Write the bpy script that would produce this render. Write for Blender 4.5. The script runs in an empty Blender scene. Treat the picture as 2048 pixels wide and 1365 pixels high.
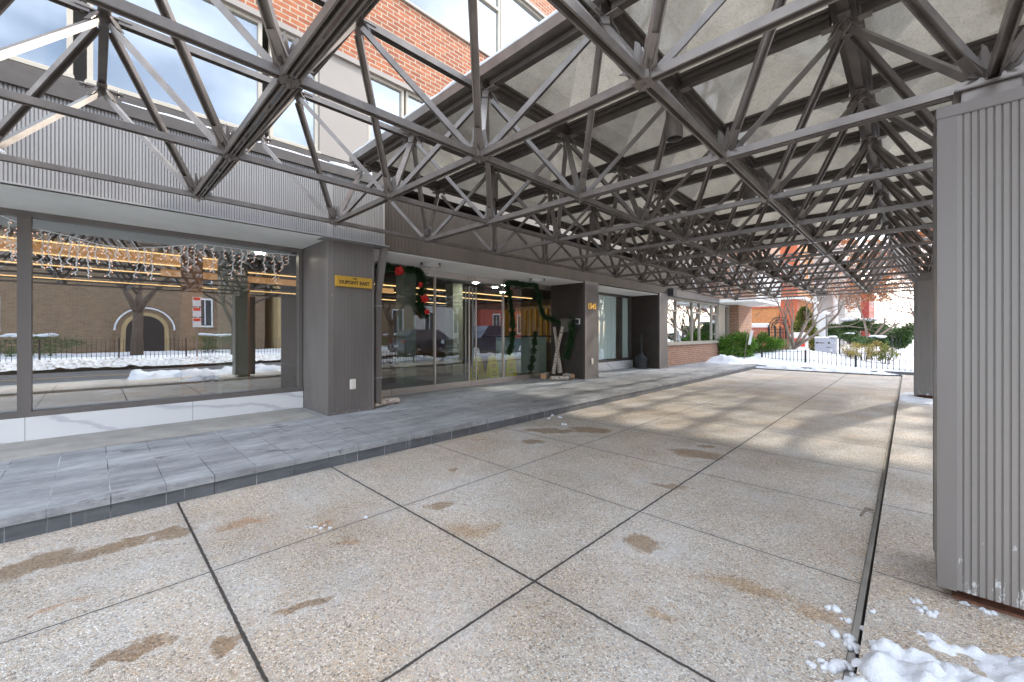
import bpy, math, random
import numpy as np
from mathutils import Vector, Matrix, noise
C = bpy.context.scene.collection
rad = math.radians
random.seed(7)

# ------------------------------------------------------------------ camera, sky, sun, exposure
CAMZ, YAW, FPX, CX, CY = 1.33, 0.7725, 815.0, 1024.0, 667.0
cd = bpy.data.cameras.new("camera"); cam = bpy.data.objects.new("camera", cd); C.objects.link(cam)
cam.location = (0, 0, CAMZ); cam.rotation_euler = (rad(90), 0, YAW)
cd.sensor_width = 36; cd.lens = 36*FPX/2048; cd.shift_y = -(682.5-CY)/2048
cd.clip_start = 0.05; cd.clip_end = 2000
bpy.context.scene.camera = cam
SUN_AZ, SUN_EL = rad(15), rad(26.5)          # azimuth measured from +Y towards +X
w = bpy.data.worlds.new("World"); bpy.context.scene.world = w; w.use_nodes = True
nt = w.node_tree; nt.nodes.clear()
N = lambda t: nt.nodes.new(t)
sky = N('ShaderNodeTexSky'); sky.sky_type = 'NISHITA'; sky.sun_disc = False
sky.sun_elevation = SUN_EL; sky.sun_rotation = SUN_AZ
sky.air_density = 1.0; sky.dust_density = 2.5; sky.ozone_density = 1.0
tc = N('ShaderNodeTexCoord'); mp = N('ShaderNodeMapping'); mp.inputs['Scale'].default_value = (1, 1, 2.2)
nz = N('ShaderNodeTexNoise'); nz.inputs['Scale'].default_value = 1.7; nz.inputs['Detail'].default_value = 6
cr = N('ShaderNodeValToRGB'); cr.color_ramp.elements[0].position = .34; cr.color_ramp.elements[1].position = .62
mx = N('ShaderNodeMixRGB'); mx.inputs[2].default_value = (11.0, 12.0, 13.6, 1)     # thin bright cloud veil
bg = N('ShaderNodeBackground'); bg.inputs['Strength'].default_value = 0.15; wo = N('ShaderNodeOutputWorld')
L = nt.links.new
L(tc.outputs['Generated'], mp.inputs['Vector']); L(mp.outputs[0], nz.inputs['Vector']); L(nz.outputs['Fac'], cr.inputs[0])
L(cr.outputs[0], mx.inputs[0]); L(sky.outputs[0], mx.inputs[1]); L(mx.outputs[0], bg.inputs[0]); L(bg.outputs[0], wo.inputs[0])
sl = bpy.data.lights.new("sun", 'SUN'); sl.energy = 2.0; sl.angle = rad(2.0); sl.color = (1.0, .93, .82)
so = bpy.data.objects.new("sun", sl); C.objects.link(so)
sd = Vector((math.sin(SUN_AZ)*math.cos(SUN_EL), math.cos(SUN_AZ)*math.cos(SUN_EL), math.sin(SUN_EL)))
so.rotation_euler = sd.to_track_quat('Z', 'Y').to_euler(); so.location = (0, 0, 20)
vs = bpy.context.scene.view_settings; vs.view_transform = 'Standard'; vs.look = 'None'; vs.exposure = 1.42; vs.gamma = 1
cy = bpy.context.scene.cycles
cy.max_bounces = 8; cy.transparent_max_bounces = 16; cy.glossy_bounces = 4; cy.diffuse_bounces = 4; cy.transmission_bounces = 6

# ------------------------------------------------------------------ pixel helpers (photo px 2048x1365 -> world)
S_, C_ = math.sin(YAW), math.cos(YAW)
def ray(px, py):
    u = (px-CX)/FPX; v = (CY-py)/FPX
    return Vector((-S_+C_*u, C_+S_*u, v))
def onZ(px, py, z=0): d = ray(px, py); t = (z-CAMZ)/d.z; return Vector((d.x*t, d.y*t, z))
def onX(px, py, x): d = ray(px, py); t = x/d.x; return Vector((x, d.y*t, CAMZ+d.z*t))
def onY(px, py, y): d = ray(px, py); t = y/d.y; return Vector((d.x*t, y, CAMZ+d.z*t))

# ------------------------------------------------------------------ mesh building
class MB:
    def __init__(s): s.v = []; s.f = []
    def add(s, vs_, fs):
        n = len(s.v); s.v += [tuple(p) for p in vs_]; s.f += [tuple(i+n for i in f) for f in fs]; return s
    def box(s, a, b):
        x0, y0, z0 = a; x1, y1, z1 = b
        return s.add([(x0,y0,z0),(x1,y0,z0),(x1,y1,z0),(x0,y1,z0),(x0,y0,z1),(x1,y0,z1),(x1,y1,z1),(x0,y1,z1)],
                     [(3,2,1,0),(4,5,6,7),(0,1,5,4),(1,2,6,5),(2,3,7,6),(3,0,4,7)])
    def frame(s, p0, p1, up=(0,0,1)):
        d = (Vector(p1)-Vector(p0)); L_ = d.length; d.normalize(); up = Vector(up)
        r = d.cross(up)
        if r.length < 1e-4: r = d.cross(Vector((0,1,0)))
        r.normalize(); u = r.cross(d).normalized()
        return d, r, u
    def profile(s, p0, p1, prof, up=(0,0,1)):
        d, r, u = s.frame(p0, p1, up); n = len(prof)
        a = [Vector(p0)+r*x+u*y for x, y in prof]; b = [Vector(p1)+r*x+u*y for x, y in prof]
        fs = [(i, (i+1) % n, n+(i+1) % n, n+i) for i in range(n)]
        fs += [tuple(range(n-1, -1, -1)), tuple(range(n, 2*n))]
        return s.add(a+b, fs)
    def bar(s, p0, p1, w, h, up=(0,0,1)):
        w /= 2; h /= 2
        return s.profile(p0, p1, [(-w,-h),(w,-h),(w,h),(-w,h)], up)
    def channel(s, p0, p1, w, h, t=.006, up=(0,0,1)):      # U section, open on the -up side
        w /= 2
        P = [(-w,-h),(-w+t,-h),(-w+t,-t),(w-t,-t),(w-t,-h),(w,-h),(w,0),(-w,0)]
        d, r, u = s.frame(p0, p1, up); n = 8
        a = [Vector(p0)+r*x+u*y for x, y in P]; b = [Vector(p1)+r*x+u*y for x, y in P]
        fs = [(i, (i+1) % n, n+(i+1) % n, n+i) for i in range(n)]
        fs += [(7,2,1,0),(7,6,3,2),(6,5,4,3),(8,9,10,15),(10,11,14,15),(11,12,13,14)]
        return s.add(a+b, fs)
    def tube(s, pts, rs, n=8, cap=True):
        pts = [Vector(p) for p in pts]
        if not hasattr(rs, '__len__'): rs = [rs]*len(pts)
        V = []; F = []
        ref = None
        for i, p in enumerate(pts):
            d = (pts[min(i+1, len(pts)-1)]-pts[max(i-1, 0)]).normalized()
            if ref is None: ref = d.orthogonal().normalized()
            ref = (ref-d*ref.dot(d))
            if ref.length < 1e-5: ref = d.orthogonal()
            ref.normalize(); q = d.cross(ref)
            for k in range(n):
                a = 2*math.pi*k/n; V.append(p+(ref*math.cos(a)+q*math.sin(a))*rs[i])
        for i in range(len(pts)-1):
            for k in range(n): F.append((i*n+k, i*n+(k+1) % n, (i+1)*n+(k+1) % n, (i+1)*n+k))
        if cap: F.append(tuple(range(n-1, -1, -1))); F.append(tuple((len(pts)-1)*n+k for k in range(n)))
        return s.add(V, F)
    def lathe(s, c, prof, n=20, axis='z', cap=True):        # prof: (radius, height)
        V = []; F = []; c = Vector(c)
        for r, h in prof:
            for k in range(n):
                a = 2*math.pi*k/n; x, y = r*math.cos(a), r*math.sin(a)
                V.append(c+(Vector((x, y, h)) if axis == 'z' else Vector((h, x, y)) if axis == 'x' else Vector((y, h, x))))
        for i in range(len(prof)-1):
            for k in range(n): F.append((i*n+k, i*n+(k+1) % n, (i+1)*n+(k+1) % n, (i+1)*n+k))
        if cap: F.append(tuple(range(n-1, -1, -1))); F.append(tuple((len(prof)-1)*n+k for k in range(n)))
        return s.add(V, F)
    def prism(s, poly, axis, a, b):                          # polygon in the two other axes, extruded a..b along axis
        n = len(poly)
        def P(q, h):
            if axis == 'x': return (h, q[0], q[1])
            if axis == 'y': return (q[0], h, q[1])
            return (q[0], q[1], h)
        V = [P(q, a) for q in poly]+[P(q, b) for q in poly]
        F = [(i, (i+1) % n, n+(i+1) % n, n+i) for i in range(n)]+[tuple(range(n-1, -1, -1)), tuple(range(n, 2*n))]
        return s.add(V, F)
    def sphere(s, c, r, n=8, m=5, sc=(1,1,1)):
        c = Vector(c); V = [c+Vector((0,0,r*sc[2]))]; F = []
        for i in range(1, m):
            t = math.pi*i/m
            for k in range(n):
                a = 2*math.pi*k/n; V.append(c+Vector((r*sc[0]*math.sin(t)*math.cos(a), r*sc[1]*math.sin(t)*math.sin(a), r*sc[2]*math.cos(t))))
        V.append(c-Vector((0,0,r*sc[2])))
        for k in range(n): F.append((0, 1+k, 1+(k+1) % n))
        for i in range(m-2):
            for k in range(n): a = 1+i*n+k; b = 1+i*n+(k+1) % n; F.append((a, a+n, b+n, b))
        e = len(V)-1
        for k in range(n): F.append((e, 1+(m-2)*n+(k+1) % n, 1+(m-2)*n+k))
        return s.add(V, F)
    def build(s, name, mat, parent=None, smooth=False, bevel=0):
        me = bpy.data.meshes.new(name); off = Vector((0,0,0)); p = parent
        while p is not None: off += p.location; p = p.parent
        me.from_pydata([(v[0]-off.x, v[1]-off.y, v[2]-off.z) for v in s.v], [], s.f)
        import bmesh
        bm = bmesh.new(); bm.from_mesh(me)
        if len(s.f) < 60000: bmesh.ops.recalc_face_normals(bm, faces=bm.faces)
        if bevel: 
            bmesh.ops.remove_doubles(bm, verts=bm.verts, dist=1e-5)
            bmesh.ops.bevel(bm, geom=[e for e in bm.edges if e.is_manifold and e.calc_face_angle(0) > .5], offset=bevel, segments=2, affect='EDGES', clamp_overlap=True)
        bm.to_mesh(me); bm.free()
        if smooth:
            me.polygons.foreach_set('use_smooth', [True]*len(me.polygons))
        me.materials.append(mat)
        o = bpy.data.objects.new(name, me); C.objects.link(o)
        if parent is not None: o.parent = parent
        return o
def tag(o, label=None, cat=None, group=None, kind=None):
    if label: o['label'] = label
    if cat: o['category'] = cat
    if group: o['group'] = group
    if kind: o['kind'] = kind
    return o
def thing(name, loc, label, cat, group=None):
    o = bpy.data.objects.new(name, None); C.objects.link(o); o.location = loc; o.empty_display_size = .1
    return tag(o, label, cat, group)
def copy_tree(o, parent=None):
    c = o.copy(); C.objects.link(c); c.parent = parent
    for ch in list(o.children): copy_tree(ch, c)
    return c
def text(s, size, mat, name, parent, origin, right, up, ext=.002, align='CENTER', bold=0):
    cu = bpy.data.curves.new('t', 'FONT'); cu.body = s; cu.size = size; cu.extrude = ext; cu.align_x = align; cu.align_y = 'CENTER'; cu.offset = bold
    o = bpy.data.objects.new('t', cu); C.objects.link(o); bpy.context.view_layer.update()
    dg = bpy.context.evaluated_depsgraph_get(); me = bpy.data.meshes.new_from_object(o.evaluated_get(dg)); bpy.data.objects.remove(o)
    r = Vector(right).normalized(); u = Vector(up).normalized(); n = r.cross(u); og = Vector(origin)
    V = [og+r*v.co.x+u*v.co.y+n*v.co.z for v in me.vertices]
    m = MB(); m.add(V, [tuple(p.vertices) for p in me.polygons]); bpy.data.meshes.remove(me)
    return m.build(name, mat, parent)

# ------------------------------------------------------------------ materials
def nodes(name):
    m = bpy.data.materials.new(name); m.use_nodes = True; t = m.node_tree; t.nodes.clear()
    o = t.nodes.new('ShaderNodeOutputMaterial'); b = t.nodes.new('ShaderNodeBsdfPrincipled'); t.links.new(b.outputs[0], o.inputs[0])
    return m, t, b, o
def coord(t, scale=(1,1,1)):
    c = t.nodes.new('ShaderNodeTexCoord'); g = t.nodes.new('ShaderNodeNewGeometry'); m = t.nodes.new('ShaderNodeMapping')
    m.inputs['Scale'].default_value = scale; t.links.new(g.outputs['Position'], m.inputs['Vector']); return m.outputs[0]
def noise_n(t, vec, scale, detail=4, rough=.55):
    n = t.nodes.new('ShaderNodeTexNoise'); n.inputs['Scale'].default_value = scale; n.inputs['Detail'].default_value = detail; n.inputs['Roughness'].default_value = rough
    t.links.new(vec, n.inputs['Vector']); return n.outputs['Fac']
def ramp(t, fac, stops):
    r = t.nodes.new('ShaderNodeValToRGB'); e = r.color_ramp.elements
    while len(e) < len(stops): e.new(.5)
    for k, (p, c) in enumerate(stops): e[k].position = p; e[k].color = (*c, 1) if hasattr(c, '__len__') else (c, c, c, 1)
    t.links.new(fac, r.inputs[0]); return r.outputs[0]
def mixc(t, fac, a, b, mode='MIX'):
    m = t.nodes.new('ShaderNodeMixRGB'); m.blend_type = mode
    for i, x in ((0, fac), (1, a), (2, b)):
        if isinstance(x, (int, float)): m.inputs[i].default_value = x if i == 0 else (x, x, x, 1)
        elif isinstance(x, tuple): m.inputs[i].default_value = (*x, 1)
        else: t.links.new(x, m.inputs[i])
    return m.outputs[0]
def mth(t, op, a, b=0, c=None):
    m = t.nodes.new('ShaderNodeMath'); m.operation = op
    for i, x in enumerate((a, b, c)):
        if x is None: continue
        if isinstance(x, (int, float)): m.inputs[i].default_value = x
        else: t.links.new(x, m.inputs[i])
    return m.outputs[0]
def bump(t, b, h, strength=.3, dist=.01):
    n = t.nodes.new('ShaderNodeBump'); n.inputs['Strength'].default_value = strength; n.inputs['Distance'].default_value = dist
    t.links.new(h, n.inputs['Height']); t.links.new(n.outputs[0], b.inputs['Normal'])
def sc(c, k): return tuple(min(1, x*k) for x in c)
def plain(name, c, rough=.5, metal=0, var=.18, vs_=6, bstr=0, bs=60, streak=None, spec=.5, dirt=None, splash=None):
    m, t, b, o = nodes(name); v = coord(t, streak or (1,1,1))
    n = noise_n(t, v, vs_, 5); col = ramp(t, n, [(.3, sc(c, 1-var)), (.7, sc(c, 1+var))])
    if dirt:
        d = ramp(t, noise_n(t, coord(t), dirt[1], 7, .65), [(dirt[2], 0.), (dirt[2]+.08, 1.)]); col = mixc(t, d, col, dirt[0])
    t.links.new(col, b.inputs['Base Color']); b.inputs['Roughness'].default_value = rough; b.inputs['Metallic'].default_value = metal
    b.inputs['Specular IOR Level'].default_value = spec
    if splash:
        g2 = t.nodes.new('ShaderNodeSeparateXYZ'); t.links.new(coord(t), g2.inputs[0]); lo = mth(t, 'SUBTRACT', splash, g2.outputs[2])
        f = ramp(t, mth(t, 'ADD', mth(t, 'MULTIPLY', lo, .35), noise_n(t, coord(t, (1,1,.45)), 26, 6, .72)), [(.70, 0.), (.74, .8)]); col2 = mixc(t, f, col, (.55,.55,.54)); t.links.new(col2, b.inputs['Base Color'])
    if bstr: bump(t, b, noise_n(t, coord(t), bs, 4), bstr, .004)
    return m
def brick(name, c1, c2, mortar, axis='x', bw=.21, bh=.075, rough=.85, ms=.011):
    m, t, b, o = nodes(name); g = t.nodes.new('ShaderNodeNewGeometry'); sp = t.nodes.new('ShaderNodeSeparateXYZ'); cb = t.nodes.new('ShaderNodeCombineXYZ')
    t.links.new(g.outputs['Position'], sp.inputs[0])
    s = mth(t, 'ADD', sp.outputs[0], sp.outputs[1]) if axis == 'xy' else sp.outputs[1 if axis == 'x' else 0]
    t.links.new(s, cb.inputs[0]); t.links.new(sp.outputs[2], cb.inputs[1])
    br = t.nodes.new('ShaderNodeTexBrick'); br.inputs['Scale'].default_value = 1; br.inputs['Brick Width'].default_value = bw; br.inputs['Row Height'].default_value = bh
    br.inputs['Mortar Size'].default_value = ms; br.inputs['Mortar Smooth'].default_value = .2; br.inputs['Bias'].default_value = 0
    br.inputs['Color1'].default_value = (*c1, 1); br.inputs['Color2'].default_value = (*c2, 1); br.inputs['Mortar'].default_value = (*mortar, 1)
    t.links.new(cb.outputs[0], br.inputs['Vector'])
    n = ramp(t, noise_n(t, coord(t), 9, 6, .7), [(.25, .72), (.75, 1.18)]); col = mixc(t, 1.0, br.outputs['Color'], n, 'MULTIPLY')
    t.links.new(col, b.inputs['Base Color']); b.inputs['Roughness'].default_value = rough
    h = mth(t, 'SUBTRACT', mth(t, 'MULTIPLY', noise_n(t, coord(t), 70, 3), .3), br.outputs['Fac']); bump(t, b, h, .6, .008)
    return m
def glass(name, refl=.35, tint=(.75,.8,.8), frost=0):
    m = bpy.data.materials.new(name); m.use_nodes = True; t = m.node_tree; t.nodes.clear(); o = t.nodes.new('ShaderNodeOutputMaterial')
    tr = t.nodes.new('ShaderNodeBsdfTransparent'); tr.inputs[0].default_value = (*tint, 1); g = t.nodes.new('ShaderNodeBsdfGlossy'); g.inputs['Roughness'].default_value = .0
    g.inputs['Color'].default_value = (.95, .97, 1, 1)
    fr = t.nodes.new('ShaderNodeLayerWeight')
    f = mth(t, 'ADD', mth(t, 'MULTIPLY', mth(t, 'POWER', fr.outputs['Facing'], 4.0), 1-refl), refl)
    bp = t.nodes.new('ShaderNodeBump'); bp.inputs['Strength'].default_value = .045; bp.inputs['Distance'].default_value = .02
    t.links.new(noise_n(t, coord(t), .9, 1), bp.inputs['Height']); t.links.new(bp.outputs[0], g.inputs['Normal'])
    mx_ = t.nodes.new('ShaderNodeMixShader'); t.links.new(f, mx_.inputs[0]); t.links.new(tr.outputs[0], mx_.inputs[1]); t.links.new(g.outputs[0], mx_.inputs[2])
    t.links.new(mx_.outputs[0], o.inputs[0]); return m
def emit(name, c, s):
    m, t, b, o = nodes(name); b.inputs['Base Color'].default_value = (*c, 1); b.inputs['Emission Color'].default_value = (*c, 1); b.inputs['Emission Strength'].default_value = s; return m

def snowmat(name, c):
    m, t, b, o = nodes(name); pos = coord(t); n1 = noise_n(t, pos, 26, 6, .7); n2 = noise_n(t, pos, 160, 3, .8)
    col = ramp(t, noise_n(t, pos, 7, 6, .7), [(.3, sc(c, .84)), (.6, c)]); gr = ramp(t, noise_n(t, pos, 130, 2, .5), [(.24, .55), (.30, 0.)]); col = mixc(t, gr, col, (.30,.26,.22))
    t.links.new(col, b.inputs['Base Color']); b.inputs['Roughness'].default_value = .7; b.inputs['Subsurface Weight'].default_value = .15; b.inputs['Subsurface Scale'].default_value = .02; b.inputs['Subsurface Radius'].default_value = (.6,.8,1)
    bump(t, b, mth(t, 'ADD', n1, mth(t, 'MULTIPLY', n2, .35)), .8, .018); return m
TAUPE = (.155, .138, .125)
M = {}
M['taupe'] = plain('taupe_paint', TAUPE, .42, 0, .12, 3, .05, 120, streak=(1,1,.15), dirt=((.30,.28,.26), 9, .71))
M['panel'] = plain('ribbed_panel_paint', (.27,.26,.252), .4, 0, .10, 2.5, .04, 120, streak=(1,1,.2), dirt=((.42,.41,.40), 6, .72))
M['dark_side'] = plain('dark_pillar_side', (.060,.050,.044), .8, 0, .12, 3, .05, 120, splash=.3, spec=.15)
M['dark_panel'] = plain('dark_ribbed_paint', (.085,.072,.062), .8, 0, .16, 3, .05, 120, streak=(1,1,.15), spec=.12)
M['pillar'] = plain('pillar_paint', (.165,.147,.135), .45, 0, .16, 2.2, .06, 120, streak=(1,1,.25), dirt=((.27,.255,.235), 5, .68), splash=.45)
M['colpanel'] = plain('column_paint', (.195,.176,.160), .42, 0, .10, 2.5, .04, 120, streak=(1,1,.2), dirt=((.40,.39,.38), 30, .70), splash=.55)
M['steel'] = plain('painted_steel', (.185,.163,.146), .30, .3, .22, 7, .06, 90, dirt=((.085,.06,.045), 14, .68))
M['frame'] = plain('bronze_frame', (.085,.072,.062), .4, .2, .15, 8, .05, 90)
M['soffit'] = plain('soffit_paint', (.88,.86,.82), .8, 0, .06, 2, .05, 40, dirt=((.45,.44,.41), 3, .66))
M['soffit_grey'] = plain('soffit_grey_paint', (.78,.79,.75), .75, 0, .08, 2, .06, 40, dirt=((.3,.3,.28), 6, .68))
M['winframe'] = plain('cream_window_frame', (.44,.40,.33), .5, 0, .08, 4)
M['beige'] = plain('beige_panel', (.31,.275,.245), .6, 0, .06, 2, .03, 60)
M['brick'] = brick('red_brick', (.41,.135,.058), (.28,.085,.04), (.42,.33,.24))
M['brick2'] = brick('tan_red_brick', (.45,.22,.13), (.34,.155,.09), (.5,.4,.32), 'xy')
M['snow'] = snowmat('snow', (.76,.78,.82))
M['dirty_snow'] = plain('dirty_snow', (.62,.61,.60), .8, 0, .25, 7, .7, 22, dirt=((.2,.17,.14), 9, .52))
M['asphalt'] = plain('asphalt', (.055,.056,.06), .7, 0, .2, 3, .3, 200, dirt=((.14,.14,.14), 1.2, .62))
M['conc'] = plain('concrete', (.36,.34,.31), .85, 0, .15, 4, .3, 120, dirt=((.2,.18,.16), 6, .66))
M['stainless'] = plain('stainless', (.62,.58,.54), .32, .9, .06, 2, streak=(8,1,40))
M['gold'] = plain('brass', (.80,.49,.09), .33, .75, .05, 6)
M['black'] = plain('black_paint', (.018,.018,.02), .45, 0, .2, 10)
M['blackplastic'] = plain('black_plastic', (.03,.03,.032), .5, 0, .2, 10, .1, 60)
M['white'] = plain('white_paint', (.75,.75,.74), .6, 0, .05, 4)
M['ivory'] = plain('ivory_plastic', (.72,.69,.6), .5, 0, .04, 8)
M['darktext'] = plain('dark_lettering', (.03,.02,.012), .6, 0, .1, 8)
M['rust'] = plain('rust', (.16,.07,.04), .9, 0, .4, 30, .6, 60)
M['pane'] = glass('shop_glass', .36, (.85,.88,.86))
M['clearpane'] = glass('curtained_glass', .04, (.95,.98,.97))
M['doorpane'] = glass('door_glass', .11, (.80,.86,.86))
M['interior'] = plain('lobby_wall', (.28,.16,.08), .6, 0, .15, 3, streak=(1,1,.2))
M['lobby_floor'] = plain('lobby_floor', (.06,.055,.05), .3, 0, .1, 3)
M['lobby_ceiling'] = plain('lobby_ceiling', (.10,.10,.10), .8, 0, .1, 3)
M['sage'] = plain('sage_column_paint', (.36,.37,.29), .7, 0, .08, 4)
M['wood'] = plain('warm_wood', (.42,.17,.06), .5, 0, .25, 3, streak=(1,1,.2))
M['warm'] = emit('warm_cove_light', (1, .58, .24), 1.3)
M['warm_dim'] = emit('warm_cove_glow', (1, .50, .20), .28)
M['cool'] = emit('lobby_downlight', (1, .9, .75), 80)
M['curtain'] = plain('white_curtain', (.78,.86,.85), .9, 0, .05, 1.5, .15, 3, streak=(1,1,.15))
M['yellow'] = plain('yellow_plastic', (.92,.78,.02), .45, 0, .05, 5)
M['red'] = plain('red_cloth', (.62,.015,.012), .6, 0, .15, 30)
M['wire'] = plain('white_wire', (.9,.9,.88), .5)
M['mailbox'] = plain('mailbox_metal', (.20,.18,.15), .4, .3, .08, 6)
M['bulb'] = emit('warm_bulb', (1, .55, .38), .5)
M['bark'] = plain('grey_brown_bark', (.23,.185,.15), .9, 0, .3, 12, .6, 50, streak=(1,1,.3))
M['dkbark'] = plain('dark_bark', (.09,.07,.055), .95, 0, .3, 12, .6, 40, streak=(1,1,.3))
def birchmat():
    m, t, b, o = nodes('birch_bark'); v = coord(t, (14, 14, 42)); n = noise_n(t, v, 1.3, 6, .75)
    col = ramp(t, n, [(.40, (.05,.035,.03)), (.47, (.50,.42,.35)), (.7, (.72,.66,.58))]); t.links.new(col, b.inputs['Base Color']); b.inputs['Roughness'].default_value = .85
    bump(t, b, n, .5, .004); return m
M['birch'] = birchmat(); M['cutwood'] = plain('cut_wood', (.62,.36,.18), .8, 0, .15, 40)
def leafmat(name, c, c2, tr=.25, rough=.45):
    m, t, b, o = nodes(name); g = t.nodes.new('ShaderNodeNewGeometry'); n = t.nodes.new('ShaderNodeTexNoise'); n.inputs['Scale'].default_value = 13; n.inputs['Detail'].default_value = 3
    t.links.new(g.outputs['Position'], n.inputs['Vector']); r = g.outputs['Random Per Island']
    f = mth(t, 'ADD', mth(t, 'MULTIPLY', n.outputs['Fac'], .5), mth(t, 'MULTIPLY', r, .5))
    col = ramp(t, f, [(.2, c), (.8, c2)]); t.links.new(col, b.inputs['Base Color']); b.inputs['Roughness'].default_value = rough
    tl = t.nodes.new('ShaderNodeBsdfTranslucent'); t.links.new(col, tl.inputs[0]); mx_ = t.nodes.new('ShaderNodeMixShader'); mx_.inputs[0].default_value = tr
    t.links.new(b.outputs[0], mx_.inputs[1]); t.links.new(tl.outputs[0], mx_.inputs[2]); t.links.new(mx_.outputs[0], o.inputs[0]); return m
M['nandina'] = leafmat('nandina_leaf', (.02,.08,.015), (.20,.38,.04), .35); M['evergreen'] = leafmat('evergreen_leaf', (.02,.055,.018), (.11,.2,.05))
M['garland'] = leafmat('garland_needle', (.006,.028,.012), (.05,.12,.035), .1); M['magnolia'] = leafmat('yellow_green_leaf', (.05,.07,.02), (.32,.34,.08))
M['rustleaf'] = leafmat('rust_leaf', (.30,.09,.03), (.55,.26,.10), .35); M['autumn'] = leafmat('autumn_leaf', (.22,.12,.04), (.45,.42,.12)); M['twig'] = plain('twig', (.26,.19,.16), .9)
M['sagebush'] = leafmat('sage_leaf', (.10,.13,.06), (.28,.30,.15))
# exposed-aggregate paving: pebbles, joints, stains and salt
JY0, JDY = 1.65, 1.19
STAINS = [(1290,1087,.15,.13,0),(885,1012,.13,.08,0),(1064,885,.16,.12,0),(1100,862,.42,.16,0),(1395,908,.30,.18,0),(1410,893,.1,.07,0),(1178,860,.30,.2,0),
          (340,1068,.16,.11,0),(215,1098,.30,.10,0),(70,1130,.30,.13,0),(610,1215,.12,.05,0),(460,1290,.07,.07,0),(480,1050,.16,.08,1),(250,1310,.12,.05,0),(905,938,.07,.06,0),
          (960,880,.12,.05,1),(1335,972,.2,.07,0),(1480,1170,.26,.10,2),(1330,1230,.09,.05,2),(700,1085,.10,.06,1),(650,1050,.1,.06,1),(120,1215,.12,.05,1),(940,1060,.25,.12,2),(1640,1230,.16,.1,2)]
def aggregate(name, joints=True, tone=1.0, yoff=0.0, stains=True):
    m, t, b, o = nodes(name); pos = coord(t)
    # warp
    vo = t.nodes.new('ShaderNodeTexVoronoi'); vo.inputs['Scale'].default_value = 118; t.links.new(pos, vo.inputs['Vector'])
    vd = t.nodes.new('ShaderNodeTexVoronoi'); vd.inputs['Scale'].default_value = 118; vd.feature = 'DISTANCE_TO_EDGE'; t.links.new(pos, vd.inputs['Vector'])
    sepc = t.nodes.new('ShaderNodeSeparateColor'); t.links.new(vo.outputs['Color'], sepc.inputs[0])
    peb = ramp(t, sepc.outputs[0], [(0, (.26,.225,.20)), (.14, (.52,.455,.385)), (.34, (.67,.59,.49)), (.48, (.70,.55,.40)), (.56, (.57,.545,.51)), (.78, (.75,.70,.63)), (.92, (.88,.85,.80)), (1, (.45,.425,.40))])
    grout = ramp(t, vd.outputs['Distance'], [(.0, (.17,.15,.13)), (.10, (1, 1, 1))]); col = mixc(t, .62, peb, grout, 'MULTIPLY')
    tonev = ramp(t, noise_n(t, pos, .9, 6, .6), [(.3, (.74,.71,.66)), (.68, (1.10,1.10,1.10))]); col = mixc(t, 1, col, tonev, 'MULTIPLY')
    warm = ramp(t, noise_n(t, pos, .55, 4, .6), [(.46, (0,0,0)), (.66, (.6,.6,.6))]); col = mixc(t, warm, col, mixc(t, 1, col, (1.10,.94,.78), 'MULTIPLY'))
    # chalky salt bloom
    salt = mth(t, 'MULTIPLY', ramp(t, noise_n(t, pos, 1.5, 8, .68), [(.46, 0.), (.66, .60)]), ramp(t, noise_n(t, pos, 17, 5, .7), [(.35, .25), (.7, 1.)]))
    col = mixc(t, salt, col, (.66,.66,.665))
    rough = None
    if stains:
        wn = t.nodes.new('ShaderNodeTexNoise'); wn.inputs['Scale'].default_value = 6; wn.inputs['Detail'].default_value = 5; t.links.new(pos, wn.inputs['Vector'])
        ws = t.nodes.new('ShaderNodeVectorMath'); ws.operation = 'MULTIPLY_ADD'; t.links.new(wn.outputs['Color'], ws.inputs[0]); ws.inputs[1].default_value = (.30,.30,0); t.links.new(pos, ws.inputs[2])
        acc = {0: None, 1: None, 2: None}
        for px, py, rx, ry, k in STAINS:
            p = onZ(px, py); p = p+Vector((.15,.15,0))
            a = math.atan2(*(p.xy-Vector((.15,.15))).yx)
            mp_ = t.nodes.new('ShaderNodeMapping'); mp_.vector_type = 'TEXTURE'; mp_.inputs['Location'].default_value = p; mp_.inputs['Rotation'].default_value = (0,0,a+math.pi/2); mp_.inputs['Scale'].default_value = (rx, ry, 1)
            t.links.new(ws.outputs[0], mp_.inputs['Vector']); ln = t.nodes.new('ShaderNodeVectorMath'); ln.operation = 'LENGTH'; t.links.new(mp_.outputs[0], ln.inputs[0])
            v = ln.outputs['Value']; acc[k] = v if acc[k] is None else mth(t, 'MINIMUM', acc[k], v)
        fine = noise_n(t, pos, 40, 4, .7)
        for k, cc, st in ((0, (.47,.33,.19), .85), (1, (.80,.52,.32), .75), (2, (.78,.60,.40), .8)):
            d = mth(t, 'ADD', acc[k], mth(t, 'MULTIPLY', mth(t, 'SUBTRACT', fine, .5), .5 if k == 0 else 1.4))
            e = mth(t, 'MULTIPLY', ramp(t, d, [(.70 if k == 0 else .45, st), (1.02 if k == 0 else 1.1, 0.)]), ramp(t, noise_n(t, pos, 55, 3, .8), [(.30, .55), (.6, 1.)])); col = mixc(t, e, col, mixc(t, 1, col, cc, 'MULTIPLY'))
            if k == 0: rough = e; halo = ramp(t, acc[k], [(.0, 0.), (1.02/2, 0.), (1.12/2, .45), (.85, 0.)])
        hl = mth(t, 'MULTIPLY', ramp(t, mth(t, 'MULTIPLY', acc[0], .5), [(.49, 0.), (.56, .5), (.85, 0.)]), fine); col = mixc(t, hl, col, (.66,.66,.66))
    H = mth(t, 'MINIMUM', vd.outputs['Distance'], .3)
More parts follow.
